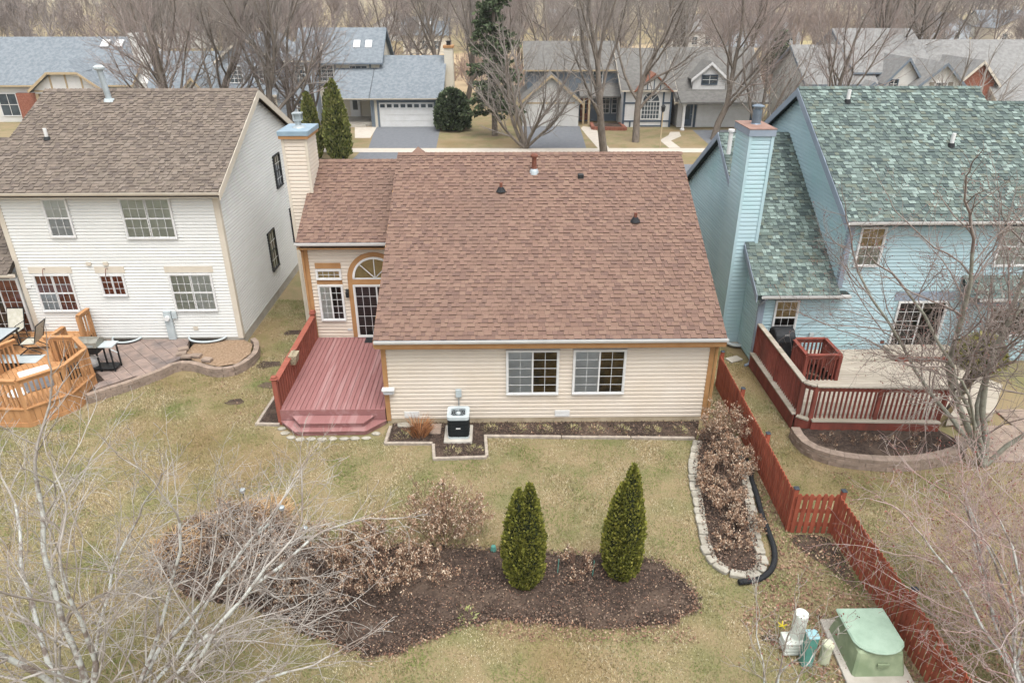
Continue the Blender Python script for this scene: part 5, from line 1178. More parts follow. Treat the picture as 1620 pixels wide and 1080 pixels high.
arborvitae(-13.55, 52.0, 4.7, 1.4, 3, 'dark green column arborvitae touching the beige chimney in the view of the street', n=3500, size=.24, m=M_arbd)
arborvitae(-12.55, 54.2, 4.9, 1.2, 4, 'middle column arborvitae half hidden behind its two neighbours', n=3500, size=.24, m=M_arbd)
arborvitae(-11.6, 51.6, 5.5, 1.75, 5, 'tallest column arborvitae beside the asphalt drive apron', n=4200, size=.24, m=M_arbd)
# spruce
M_spr = mat('spruce_needles', '#3c4630', pal=['#515d43', '#60704f', '#424d36', '#6f7c5a', '#4a563d'], rough=.95)
def spruce(x, y, h, w, seed, label, n=9000, size=.36):
    g = np.random.default_rng(seed); t = thing('spruce_tree', label, 'tree', (x, y, 0)); Vs, Fs, k = [], [], 0; B = MB()
    B.tube([(x, y, -.1), (x, y, h * .5), (x, y, h)], [w * .05, w * .035, .02], 8); nb_ = 150
    for i in range(nb_):
        z = h * (.12 + .86 * (i + g.uniform(0, 1)) / nb_); L = w / 2 * (1.06 - z / h) ** .8 * g.uniform(.65, 1.12); a = g.uniform(0, 2 * np.pi)
        d = np.array((math.cos(a), math.sin(a), -.18)); tip = np.array((x, y, z)) + d * L + np.array((0, 0, L * .12))
        B.tube([(x, y, z), tuple(np.array((x, y, z)) + d * L * .6), tuple(tip)], [.05, .03, .01], 4, cap=False)
        q = max(12, int(n / nb_ * L / (w * .3))); f = g.uniform(.15, 1, q)
        C = np.array((x, y, z)) + d * (L * f)[:, None] + g.normal(0, .13, (q, 3)) * np.array((1, 1, .5)); C[:, 2] += L * .12 * f ** 2
        D = np.array((d[0] * .7, d[1] * .7, -.25)) + g.normal(0, .55, (q, 3)); V, F = sprays(C, D, size, g); Vs.append(V); Fs.append(F + k); k += len(V)
    B.build('trunk', M_bark, t); np_mesh('crown', np.concatenate(Vs), np.concatenate(Fs), M_spr, t)
spruce(-.5, 61.5, 15.5, 5.0, 3, 'tall dark spruce behind the many stemmed bare tree')
spruce(34.0, 92, 7.0, 4.5, 6, 'small dark evergreen beyond the grey gabled roofs', n=3000, size=.45)
# rounded evergreen bush by the garage house
g = np.random.default_rng(5); q = 3600; a = g.uniform(0, 2 * np.pi, q); u = g.uniform(-.35, 1, q); rr_ = np.sqrt(1 - np.clip(u, 0, 1) ** 2) * (1 + .1 * np.sin(a * 6 + u * 9))
C = np.stack([-4.2 + 1.35 * rr_ * np.cos(a), 64.3 + 1.3 * rr_ * np.sin(a), .95 + 2.4 * u * np.where(u > 0, 1, .9)], 1); C *= 1; C[:, 2] = np.maximum(C[:, 2], .1)
V, F = sprays(C, np.stack([np.cos(a), np.sin(a), .8 + 0 * a], 1) + g.normal(0, .5, (q, 3)), .32, g)
t = thing('round_bush', 'dense rounded evergreen bush beside the white garage door', 'bush', (-4.2, 64.3, 0)); np_mesh('foliage', V, F, M_spr, t)
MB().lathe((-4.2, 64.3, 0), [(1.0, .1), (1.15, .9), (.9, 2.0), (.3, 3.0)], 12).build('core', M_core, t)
# yellow-green yew by the blue house
g = np.random.default_rng(9); q = 1500; a = g.uniform(0, 2 * np.pi, q); u = g.uniform(-.2, 1, q); rr_ = np.sqrt(1 - np.clip(u, 0, 1) ** 2) * (1 + .18 * np.sin(a * 5))
C = np.stack([14.9 + .75 * rr_ * np.cos(a), 19.3 + .5 * rr_ * np.sin(a), .55 + .95 * u], 1); V, F = sprays(C, np.stack([np.cos(a), np.sin(a), .7 + 0 * a], 1) + g.normal(0, .5, (q, 3)), .14, g)
t = thing('yew_bush', 'small yellow green bush at the corner of the blue house deck', 'bush', (14.9, 19.3, 0)); np_mesh('foliage', V, F, mat('yew_leaf', '#7d7a3a', pal=['#9a9650', '#aca55c', '#838542', '#bdb56d', '#70743a'], rough=.85), t)
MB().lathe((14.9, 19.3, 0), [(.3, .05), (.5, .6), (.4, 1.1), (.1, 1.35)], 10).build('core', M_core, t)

# shrubs with dried flower heads
SP_SHRUB = dict(max=3, seg=[4, 5, 4, 3], jit=.12, trop=[.02, .05, .05, .03], n=[5, 5, 4], t0=[.3, .3, .3], ang=[(18, 40), (18, 45), (20, 50)], len=[.6, .5, .5], rr=[.6, .6, .7], rmin=.0035, top=True)
M_head = mat('dried_flower', '#b99c86', pal=['#c7ab90', '#b28f74', '#d6c1a8', '#9d7b62', '#dccab2', '#8f6d56', '#a5846a'], rough=.95)
M_stem = mat('shrub_stem', '#957765', '#7f6454', scale=3, rough=.95)
def shrub(x, y, h, w, ns, seed, label, heads=.4, group=None, ms=None, mh=None, size=.022, name='hydrangea_shrub', hs=14):
    g = np.random.default_rng(seed); out, tips = [], []
    for k in range(ns):
        a = g.uniform(0, 2 * np.pi); rr = math.sqrt(g.uniform(0, 1)); d = unit(np.array((math.cos(a) * rr * w / h * .62, math.sin(a) * rr * w / h * .62, 1.0)))
        grow(g, np.array((x + .22 * w * rr * math.cos(a), y + .22 * w * rr * math.sin(a), 0.0)), d, h * g.uniform(.6, .8), .009, 1, SP_SHRUB, out, tips)
    t = thing(name, label, 'shrub', (x, y, 0), group); V, F = tubes_np([(P, q, 3) for l, P, q in out]); np_mesh('stems', V, F, ms or M_stem, t)
    tips = np.array(tips); tips = tips[tips[:, 2] > h * .25]; n = int(len(tips) * heads)
    if n:
        P = tips[g.permutation(len(tips))[:n]]; C = np.repeat(P, hs, 0) + g.normal(0, .028, (n * hs, 3)); V, F = quads_at(C, size, g, tilt=1.6, zr=(-.01, .01)); tag(np_mesh('flower_heads', V, F, mh or M_head, t), kind='stuff')
    return t
shrub(-1.35, 12.25, 1.25, 1.5, 36, 1, 'tallest dried flower shrub at the lawn side of the mulch bed', heads=.5)
shrub(-2.55, 11.0, 1.05, 2.0, 34, 2, 'wide brown dried flower shrub in the middle of the mulch bed', heads=.45)
shrub(-3.3, 11.75, .95, 1.4, 18, 3, 'smaller dried flower shrub beside the solar light stake', heads=.5)
shrub(-1.7, 10.9, .75, 1.3, 16, 8, 'low leafless shrub with scattered dried heads near the green seedling', heads=.3)
shrub(5.8, 15.9, 1.1, 1.2, 18, 4, 'dried flower shrub at the beige house corner by the fence', heads=.6)
shrub(5.5, 14.3, .8, 1.1, 12, 5, 'dried flower shrub in the middle of the stone edged bed', heads=.55)
shrub(5.25, 13.0, .65, .9, 11, 6, 'brown dried shrub near the bend of the stone edging', heads=.5)
shrub(5.0, 11.9, .45, .7, 10, 7, 'low dry shrub at the rounded tip of the stone edged bed', heads=.25)
shrub(5.15, 13.7, .5, .8, 12, 18, 'knee high dry shrub along the lawn side of the stone edging', heads=.3)
shrub(5.55, 12.4, .5, .8, 12, 19, 'knee high dry shrub beside the bend of the drain pipe', heads=.3)
shrub(5.95, 14.9, .8, .9, 14, 17, 'thin dried shrub against the red fence beside the drain pipe', heads=.5)
shrub(1.5, 11.1, .55, .9, 12, 9, 'small bare twiggy shrub between the two arborvitae', heads=.1, name='twig_shrub')
for i, (x, y, h, w) in enumerate([(-4.3, 11.6, .75, 1.7), (-5.3, 12.1, .75, 1.6), (-5.0, 11.1, .7, 1.7), (-6.0, 11.5, .65, 1.5), (-3.7, 10.8, .75, 1.5), (-6.3, 12.6, .6, 1.2), (-4.4, 10.6, .6, 1.4)]):
    shrub(x, y, h, w, 26, 30 + i, 'low tangled leafless brown shrub in the thicket end of the mulch bed', heads=.12, group='tangled shrubs in the mulch bed', name='twig_shrub', ms=mat('grey_brown_stem', '#8b776a', '#a89788', scale=3, rough=.95))
for i, (x, y, s) in enumerate([(-5.45, 13.15, .5), (-6.0, 13.0, .55), (-6.7, 12.5, .6), (-7.2, 12.05, .55), (-7.1, 11.45, .6)]):
    tuft('straw_mound', 'flattened straw coloured ornamental grass mound on the bed rim', 'grass mound', x, y, 420, .34, .95, M_straw, group='straw grass mounds', lean=1.9, w=.009)
tuft('green_seedling', 'small pale green leafy seedling at the lawn edge of the mulch bed', 'plant', -.72, 10.02, 60, .17, .3, mat('seedling_leaf', '#a9ad6c', pal=['#a9ad6c', '#c0c08a', '#8e9a55'], rough=.8), lean=1.5, w=.03)
def solar(x, y, label):
    t = thing('solar_light', label, 'garden light', (x, y, 0)); MB().tube([(x, y, 0), (x + .02, y, .34)], .011, 6).build('stake', M_black, t)
    MB().lathe((x + .02, y, .34), [(.03, 0), (.055, .02), (.055, .08)], 10).build('lantern', M_screen, t); MB().lathe((x + .02, y, .42), [(.075, 0), (.07, .02), (.03, .045)], 10).build('cap', M_grey_met, t)
solar(-6.2, 13.5, 'small solar stake light at the rounded tip of the big bed'); solar(-5.1, 12.85, 'leaning solar stake light at the lawn rim by the straw mounds'); solar(-4.4, 12.15, 'solar stake light beside the tangled shrubs')
t = thing('garden_spotlight', 'small dark green ground spotlight behind the dried shrubs', 'garden light', (-.22, 11.75, .05)); MB().lathe((-.22, 11.75, .05), [(.05, 0), (.07, .06), (.05, .16)], 10).build('lamp_head', M_teal, t); MB().tube([(-.22, 11.75, 0), (-.22, 11.75, .07)], .015, 6).build('stake', M_black, t)
for i, (x, y) in enumerate([(1.12, 11.05), (1.85, 11.0)]):
    tag(MB().bar((x, y, 0), (x + .03, y + .05, .42), .05, .012).build('plant_stake', M_teal, None), 'dark green plant support stake beside the twiggy shrub', 'stake', 'green plant stakes')
# spur of low hedge in the garden wall bed, dried
for i, (x, y) in enumerate([(8.9, 15.5), (9.7, 15.4), (10.5, 15.35), (11.3, 15.55)]):
    shrub(x, y, .45, .8, 12, 60 + i, 'low dry brown plant in the bed below the weathered deck', heads=.05, group='dry plants under the weathered deck', name='twig_shrub')

# ------------------------------------------------------------------ grass blades, leaves, chips
def blades(poly, n, h, m, holes=(), name='grass', label=None, w=.009, seed=1):
    g = np.random.default_rng(seed); P = poly_pts(poly, n, g)
    for hh in holes: P = P[~inside(hh, P[:, 0], P[:, 1])]
    n = len(P); a = g.uniform(0, 2 * np.pi, n); ln = g.uniform(.25, 1.3, n); L = h * g.uniform(.5, 1.3, n)
    L *= np.clip(.75 + .5 * noise2(P[:, 0], P[:, 1], .5, 2), .35, 1.3)
    d = np.stack([np.cos(a) * ln, np.sin(a) * ln, np.ones(n)], 1); d /= np.linalg.norm(d, axis=1)[:, None]; s = np.stack([-np.sin(a), np.cos(a), 0 * a], 1) * w
    b = np.concatenate([P, np.zeros((n, 1))], 1); V = np.stack([b - s, b + s, b + d * L[:, None]], 1).reshape(-1, 3)
    o = np_mesh(name, V, np.arange(3 * n).reshape(-1, 3), m); return tag(o, label, 'grass', kind='stuff')
M_blade = mat('grass_blade', '#c9b283', pal=['#bdae85', '#a89a70', '#cbbd99', '#8d8157', '#b3a57c', '#d6caac', '#776b46'], c2='#7a8449', scale=.9, lo=.43, hi=.6, c3='#a68d64', s3=.16, l3=.52, h3=.75, rough=.9, detail=9)
YARD = [(-16.5, 6.5), (9.2, 6.5), (9.2, 14.5), (8.1, 14.6), (8.0, 20.3), (7.6, 21.8), (6.7, 23), (5.8, 23), (5.75, 16.9), (-3.2, 16.9), (-3.4, 16.2), (-6.3, 16.2), (-6.4, 26), (-8.9, 26), (-8.9, 21.9), (-8.3, 21.5), (-8.1, 20.4), (-10.5, 19.9), (-12.3, 18), (-13.3, 16.9), (-16.5, 16.9)]
holes = [GB, SB, HB, [(-6.95, 16.98), (-6.3, 16.9), (-6.3, 18.9), (-6.82, 18.7)], [(6.05, 8.35), (7.3, 8.35), (7.3, 9.8), (6.1, 9.8)]]
blades(YARD, 480000, .055, M_blade, holes, label='short dormant lawn grass, straw coloured with green patches', seed=2)
blades([(8.0, 6.5), (17, 6.5), (17, 14.6), (12.6, 14.8), (11, 14.4), (8.2, 14.9)], 60000, .05, M_blade, (), label='short dormant grass of the neighbouring lot behind the fence', seed=3)
def litter(poly, n, size, m, z=.02, label='', seed=1, name='leaf_litter', zr=(.0, .03), hole=None):
    g = np.random.default_rng(seed); P = poly_pts(poly, n, g); V, F = quads_at(np.concatenate([P, np.full((n, 1), z)], 1), size, g, zr=zr)
    return tag(np_mesh(name, V, F, m), label, 'leaves', kind='stuff')
litter([(5.7, 16.5), (6.6, 17), (6.5, 12.2), (7.4, 12.2), (7.5, 8.2), (5.6, 8.4), (4.6, 9.8), (5.3, 10.8), (6.0, 12)], 3800, .03, M_leaf, label='scattered pinkish brown dead leaves along the fence', seed=4)
litter(GB, 14000, .026, M_chip, z=.1, label='dark mulch chips of the big bed', name='mulch_chips', seed=5, zr=(-.02, .03))
litter(GB, 5200, .017, M_leaf, z=.11, label='brown dead leaves fallen in the big mulch bed', seed=6)
litter([(x * 1.0, y) for x, y in SB], 3500, .028, M_chip, z=.08, label='dark mulch chips of the stone edged bed', name='mulch_chips', seed=7)
litter(SB, 2200, .017, M_leaf, z=.09, label='dead leaves in the stone edged bed', seed=8)
litter(HB, 5000, .024, M_chip, z=.03, label='dark mulch chips of the bed along the house', name='mulch_chips', seed=9)
litter([(.2, 16.3), (5.5, 16.1), (5.6, 16.9), (-.3, 16.9)], 300, .024, M_leaf, z=.04, label='dead leaves along the beige house wall', seed=10)
litter([(1.0, 9.9), (3.6, 9.7), (3.7, 9.3), (.2, 9.4), (-.6, 9.7)], 900, .022, M_leaf, label='reddish leaves at the lawn rim of the big bed', seed=11)
litter([(8.3, 7.5), (13, 7.5), (14, 14.4), (8.3, 14.5)], 2600, .028, M_leaf, label='dead leaves on the lot behind the fence', seed=12)
litter([(-8.8, 17), (-6.9, 17), (-6.5, 25), (-8.8, 25)], 500, .025, M_leaf, label='dead leaves in the strip between the two houses', seed=13)
bed('bare_soil', smooth_loop([(6.5, 12.2), (7.3, 12.1), (7.35, 11.0), (7.2, 10.6), (6.9, 11.2), (6.5, 11.8)], 4), .02, M_mulch, seed=6, edge=.3)

# ragged rim of straw and leaves round the big bed, and bare dirt spots in the turf
rim = np.array(GB); tt = np.random.default_rng(21); ii = tt.integers(0, len(rim), 2600); P_ = rim[ii] + (rim[(ii + 1) % len(rim)] - rim[ii]) * tt.uniform(0, 1, (2600, 1)) + tt.normal(0, .075, (2600, 2))
V, F = quads_at(np.concatenate([P_, np.full((2600, 1), .03)], 1), .026, tt); tag(np_mesh('leaf_litter', V, F, [M_leaf]), 'dead leaves and chips scattered along the rim of the big bed', 'leaves', kind='stuff')
V, F = quads_at(np.concatenate([rim[ii] + tt.normal(0, .06, (2600, 2)), np.full((2600, 1), .035)], 1), .024, tt); tag(np_mesh('mulch_chips', V, F, [M_chip]), 'mulch chips spilled over the rim of the big bed', 'mulch', kind='stuff')
for x_, y_, r_ in ((-1.55, 14.2, .12), (-7.3, 19.2, .35), (-7.7, 20.6, .45), (-8.0, 18.2, .3), (3.0, 13.6, .1), (5.0, 9.4, .14), (-7.5, 23.0, .4)):
    bed('bare_soil', [(x_ + r_ * math.cos(a) * tt.uniform(.6, 1.25), y_ + .7 * r_ * math.sin(a) * tt.uniform(.6, 1.25)) for a in np.linspace(0, 2 * math.pi, 12)[:-1]], .025, M_mulch, seed=6, edge=.2, res=.04)
# ------------------------------------------------------------------ houses across the street and beyond
M_w_cream = mat('far_cream_siding', '#ece4d2', '#e2d9c6', scale=.6, rough=.7, bump=.35, wave=.2)
M_w_white = mat('far_white_siding', '#ebe9e3', '#dfddd6', scale=.6, rough=.7, bump=.35, wave=.2)
M_w_grey = mat('far_grey_siding', (.34, .36, .38), (.28, .30, .32), scale=.6, rough=.7, bump=.35, wave=.2)
M_w_dkgrey = mat('far_slate_siding', '#84909b', '#78838d', scale=.6, rough=.7, bump=.35, wave=.2)
M_w_blue = mat('far_blue_siding', '#c2ccd6', '#b4bec9', scale=.6, rough=.7, bump=.35, wave=.2)
M_stucco = mat('white_stucco', '#f0efec', '#e4e3e0', scale=2, rough=.9)
M_rf_blue = mat('far_blue_grey_roof', (.125, .145, .16), (.175, .195, .21), scale=3.2, rough=.95, lo=.4, hi=.6, bump=.4, wave=.28)
M_rf_grey = mat('far_grey_roof', '#989794', '#878683', scale=3.2, rough=.95, lo=.4, hi=.6, bump=.4, wave=.28)
M_rf_dk = mat('far_dark_roof', '#807e79', '#706e6a', scale=3.2, rough=.95, lo=.4, hi=.6, bump=.4, wave=.28)
M_brick = mat('far_brick', '#a8705d', '#8f5a47', scale=9, rough=.95, lo=.4, hi=.6)
M_navy = mat('navy_trim', '#566676', '#4a5866', scale=3, rough=.7)
M_fartan = mat('far_tan_trim', '#cdb896', '#bca785', scale=3, rough=.7)
M_fglass = mat('far_glass', '#39434a', '#5b666c', scale=.9, rough=.12, spec=.5)
M_gdoor = mat('garage_door_white', '#f5f5f3', '#eaeae6', scale=2, rough=.5)
def block(t, x0, x1, y0, y1, ze, zr, axis, mw, mr, o=.35, name='wall', rname='roof', trim=None):
    B = MB().box(x0, x1, y0, y1, -.2, ze)
    if axis == 'x':
        ym = (y0 + y1) / 2; B.add([(x, y, z) for x in (x0, x1) for y, z in ((y0, ze), (ym, zr), (y1, ze))], [(0, 1, 2), (5, 4, 3), (0, 3, 4, 1), (1, 4, 5, 2)]); B.build(name, mw, t)
        s = (zr - ze) / (ym - y0); gable_roof(t, x0 - o, x1 + o, y0 - o, ze - o * s + .16, ym, zr + .16, y1 + o, ze - o * s + .16, .14, mr, rname)
        if trim:
            for x in (x0 - o - .03, x1 + o):
                for ya in (y0 - o, y1 + o): MB().ext([(x, ya, ze - o * s + .14), (x, ym, zr + .14), (x, ym, zr - .12), (x, ya, ze - o * s - .12)], (.03, 0, 0)).build('rake_board', trim, t)
            MB().box(x0 - o, x1 + o, y0 - o - .1, y0 - o, ze - o * s + .02, ze - o * s + .14).build('gutter', trim, t)
    else:
        xm = (x0 + x1) / 2; B.add([(x, y, z) for y in (y0, y1) for x, z in ((x0, ze), (xm, zr), (x1, ze))], [(2, 1, 0), (3, 4, 5), (1, 4, 3, 0), (2, 5, 4, 1)]); B.build(name, mw, t)
        s = (zr - ze) / (xm - x0); gable_roof_y(t, y0 - o, y1 + o, x0 - o, ze - o * s + .16, xm, zr + .16, x1 + o, ze - o * s + .16, .14, mr, rname)
        if trim:
            for xa in (x0 - o, x1 + o): MB().ext([(xa, y0 - o - .03, ze - o * s + .14), (xm, y0 - o - .03, zr + .14), (xm, y0 - o - .03, zr - .12), (xa, y0 - o - .03, ze - o * s - .12)], (0, .03, 0)).build('rake_board', trim, t)
def win(t, x0, x1, z0, z1, y, cols=3, rows=4, m=None, arch=False, n=(0, -1)):
    f_ = Frame((0, y, 0), (1, 0, 0), (0, -1, 0)) if n == (0, -1) else Frame((y, 0, 0), (0, n[0], 0), (n[0], 0, 0))
    B = MB(); fw = .07
    for a, b, c, d in ((x0 - fw, x1 + fw, z1, z1 + fw), (x0 - fw, x1 + fw, z0 - fw, z0), (x0 - fw, x0, z0, z1), (x1, x1 + fw, z0, z1)): f_.box(B, a, b, -.02, .07, c, d)
    w = B.build('window', m or M_white, t); B = MB(); f_.box(B, x0, x1, 0, .02, z0, z1); B.build('pane', M_fglass, w)
    B = MB()
    for i in range(1, cols): x = x0 + (x1 - x0) * i / cols; f_.box(B, x - .02, x + .02, .021, .04, z0, z1)
    for i in range(1, rows): z = z0 + (z1 - z0) * i / rows; f_.box(B, x0, x1, .021, .039, z - .02, z + .02)
    if B.f: B.build('grille', M_white, w)
def garage_door(t, x0, x1, z1, y, lites=8, m=None):
    f_ = Frame((0, y, 0), (1, 0, 0), (0, -1, 0)); B = MB(); f_.box(B, x0, x1, 0, .03, 0, z1); g_ = B.build('garage_door', m or M_gdoor, t)
    for k in range(4):
        B = MB(); f_.box(B, x0 + .02, x1 - .02, .03, .055, z1 * k / 4 + .02, z1 * (k + 1) / 4 - .02); B.build('door_panel', m or M_gdoor, g_)
    for k in range(lites):
        w = (x1 - x0) / lites; B = MB(); f_.box(B, x0 + w * (k + .15), x0 + w * (k + .85), .055, .06, z1 * .8, z1 * .94); B.build('pane', M_fglass, g_)
def strip(t, m, *rects, y=0, name='trim_board', d=.05):
    f_ = Frame((0, y, 0), (1, 0, 0), (0, -1, 0))
    for a, b, c, e in rects: B = MB(); f_.box(B, a, b, 0, d, c, e); B.build(name, m, t)
def door(t, x0, x1, z0, z1, y, m):
    f_ = Frame((0, y, 0), (1, 0, 0), (0, -1, 0)); B = MB(); f_.box(B, x0, x1, 0, .06, z0, z1); d = B.build('door', m, t)
    B = MB(); B.tube([f_.p(x1 - .1, .06, (z0 + z1) / 2), f_.p(x1 - .1, .12, (z0 + z1) / 2)], .03, 6); B.build('handle', M_grey_met, d)
    B = MB(); f_.box(B, x0 + .25, x1 - .25, .06, .07, z0 + .6, z1 - .25); B.build('pane', M_fglass, d)

# garage house in the middle
t = thing('garage_house', 'cream house with blue grey roof and wide white garage door across the street', 'house', (-10, 66, 0))
MB().box(-11.4, -5.25, 66, 77, -.2, 2.55).add([(x, y, z) for x in (-11.4, -5.25) for y, z in ((66, 2.55), (71.8, 5.4), (77.6, 2.55))], [(0, 1, 2), (5, 4, 3), (0, 3, 4, 1), (1, 4, 5, 2)]).build('garage_wall', M_w_cream, t)
gable_roof(t, -11.6, -5.05, 65.5, 2.5, 71.8, 5.6, 78, 2.5, .15, M_rf_blue, 'garage_roof'); gutter(t, -15.2, -5.05, 65.38, 2.52, M_creamtrim)
MB().ext([(-15.2, 65.5, 2.5), (-15.2, 69.9, 4.65), (-15.2, 69.9, 4.5), (-15.2, 65.5, 2.35)], (3.55, 0, 0)).build('porch_roof', M_rf_blue, t)
garage_door(t, -10.85, -5.98, 2.1, 66.0)
strip(t, M_w_dkgrey, (-11.05, -10.87, 0, 2.3), (-5.96, -5.78, 0, 2.3), (-10.87, -5.96, 2.12, 2.3), (-11.45, -11.3, 0, 2.45), (-5.35, -5.2, 0, 2.45), y=66.0)
block(t, -18.8, -11.2, 69.9, 77.5, 5.2, 7.75, 'x', M_w_cream, M_rf_blue, .35, 'wall', 'roof', M_w_dkgrey)
door(t, -14.2, -13.25, .35, 2.4, 69.85, M_white); win(t, -16.8, -15.2, .8, 2.1, 69.9); win(t, -17.1, -15.5, 3.55, 4.85, 69.9); win(t, -13.9, -12.35, 3.55, 4.8, 69.9)
strip(t, M_w_dkgrey, (-18.8, -11.2, 3.1, 3.3), (-15.35, -15.2, 3.3, 5), (-12.1, -11.95, 3.3, 5), y=69.9)
MB().box(-15.2, -11.45, 66.4, 69.9, 0, .34).build('porch_floor', M_conc, t); MB().box(-14.2, -12.2, 65.9, 66.4, 0, .18).build('porch_step', M_conc, t)
for x in (-15.1, -11.55): MB().box(x - .08, x + .08, 66.0, 66.16, 0, 2.4).build('porch_post', M_w_dkgrey, t)
ck = MB().box(-5.2, -4.4, 70.5, 72, 0, 6.3).build('chimney', M_w_cream, t); MB().box(-5.28, -4.32, 70.42, 72.08, 6.3, 6.5).build('chimney_cap', M_tan, ck); MB().lathe((-4.8, 71.2, 6.5), [(.2, 0), (.2, .3), (.28, .32), (.28, .38)], 10).build('flue_cap', M_black, ck)
for x in (-13.7, -12.6):
    z = 6.3; MB().ext([(x, 71.3, 6.25), (x + .6, 71.3, 6.25), (x + .6, 72.1, 6.82), (x, 72.1, 6.82)], (0, -.05, .09)).build('skylight', M_white, t)
# far-left house
t = thing('gabled_ranch_house', 'white house with broad blue grey roof, clipped gable and tall chimney', 'house', (-40, 70, 0))
block(t, -56, -34.2, 69.3, 80.5, 3.4, 6.9, 'x', M_w_white, M_rf_blue, .4, 'wall', 'roof', M_fartan)
pr = [(-42.6, 2.6), (-42.6, 3.0), (-40.8, 4.25), (-38.2, 4.25), (-36.4, 3.0), (-36.4, 2.6)]
MB().ext([(x, 68.6, z) for x, z in pr][::-1], (0, .9, 0)).build('gable_wall', M_stucco, t)
MB().ext([(x, 68.2, z) for x, z in ((-43.0, 2.9), (-40.9, 4.45), (-39.5, 4.45), (-39.5, 4.3), (-40.85, 4.28), (-42.9, 2.72))], (0, 5.2, 0)).ext([(x, 68.2, z) for x, z in ((-36.0, 2.9), (-38.1, 4.45), (-39.5, 4.45), (-39.5, 4.3), (-38.15, 4.28), (-36.1, 2.72))], (0, 5.2, 0)).build('gable_roof', M_rf_blue, t)
MB().ext([(-40.95, 68.15, 4.4), (-39.5, 69.6, 5.35), (-38.05, 68.15, 4.4)], (0, 3, .1)).build('clipped_hip', M_rf_blue, t)
for a, b in (((-42.95, 2.8), (-40.85, 4.38)), ((-40.85, 4.38), (-38.15, 4.38)), ((-38.15, 4.38), (-36.05, 2.8))): MB().bar((a[0], 68.14, a[1]), (b[0], 68.14, b[1]), .06, .2).build('rake_board', M_fartan, t)
strip(t, M_fartan, (-41.0, -40.85, 2.9, 4.1), (-39.6, -39.45, 2.9, 4.25), (-38.2, -38.05, 2.9, 4.2), (-42.6, -36.4, 2.75, 2.9), y=68.6)
MB().box(-44.6, -42.7, 68.9, 69.3, 0, 2.6).build('brick_panel', M_brick, t); MB().box(-39.0, -37.6, 68.85, 69.3, 0, 2.6).build('brick_panel', M_brick, t)
win(t, -46.5, -44.9, .6, 2.5, 69.3, 2, 2); door(t, -41.6, -40.5, .1, 2.3, 69.3, M_white); strip(t, M_fartan, (-42.6, -42.35, 0, 2.6), (-40.0, -39.75, 0, 2.6), y=68.7, d=.15, name='porch_post')
ck = MB().box(-34.5, -33.2, 71.8, 73.0, 0, 5.2).add([(-34.5, 71.8, 5.2), (-33.2, 71.8, 5.2), (-33.2, 73, 5.2), (-34.5, 73, 5.2), (-34.6, 72, 7.2), (-33.5, 72, 7.2), (-33.5, 73, 7.2), (-34.6, 73, 7.2)], [(0, 1, 5, 4), (1, 2, 6, 5), (2, 3, 7, 6), (3, 0, 4, 7), (4, 5, 6, 7)]).build('chimney', M_w_white, t)
MB().box(-34.75, -33.4, 71.9, 73.1, 7.2, 7.5).build('chimney_cap', M_w_white, ck)
MB().box(-34.15, -31.9, 70.5, 79, -.2, 3.3).add([(x, y, z) for x in (-34.15, -31.9) for y, z in ((70.5, 3.3), (74.8, 6.7 if x < -33 else 4.2), (79, 3.3))], [(0, 1, 2), (5, 4, 3), (0, 3, 4, 1), (1, 4, 5, 2)]).build('side_bay', M_w_white, t)
win(t, -33.6, -33.1, 1.9, 2.7, 70.5, 1, 2, M_creamtrim)
for x in (-38.2, -36.9): MB().ext([(x, 73.4, 6.2), (x + .75, 73.4, 6.2), (x + .75, 74.3, 6.75), (x, 74.3, 6.75)], (0, -.05, .1)).build('skylight', M_white, t)
# pale blue-grey two storey house
t = thing('grey_blue_house', 'pale grey blue two storey house half hidden behind bare street trees', 'house', (-23, 66, 0))
block(t, -24.6, -19.7, 66.3, 76, 5.6, 7.5, 'y', M_w_blue, M_rf_blue, .35, 'wall', 'roof', M_creamtrim)
block(t, -30.8, -24.6, 65.6, 73, 2.9, 6.0, 'x', M_w_white, M_rf_blue, .35, 'garage_wall', 'garage_roof', M_creamtrim)
block(t, -27.6, -25.4, 64.6, 67.5, 3.0, 4.3, 'y', M_w_white, M_rf_blue, .25, 'dormer_wall', 'dormer_roof', M_fartan)
block(t, -19.7, -16.9, 68.2, 76, 5.4, 6.6, 'x', M_w_blue, M_rf_blue, .3, 'side_wall', 'side_roof', M_creamtrim)
MB().ext([(-24.7, 64.9, 2.9), (-24.7, 66.3, 3.6), (-24.7, 66.3, 3.45), (-24.7, 64.9, 2.75)], (5.2, 0, 0)).build('porch_roof', M_rf_blue, t); MB().box(-24.7, -19.5, 64.8, 64.9, 2.75, 2.92).build('gutter', M_creamtrim, t)
for x in (-24.5, -19.7): MB().box(x - .08, x + .08, 65.0, 65.16, 0, 2.8).build('porch_post', M_creamtrim, t)
win(t, -23.8, -22.7, 3.8, 5.1, 66.3); win(t, -21.6, -20.5, 3.8, 5.1, 66.3); win(t, -18.7, -17.7, 3.6, 5.0, 68.2, 2, 4); win(t, -18.7, -17.6, .8, 2.0, 68.2, 2, 2)
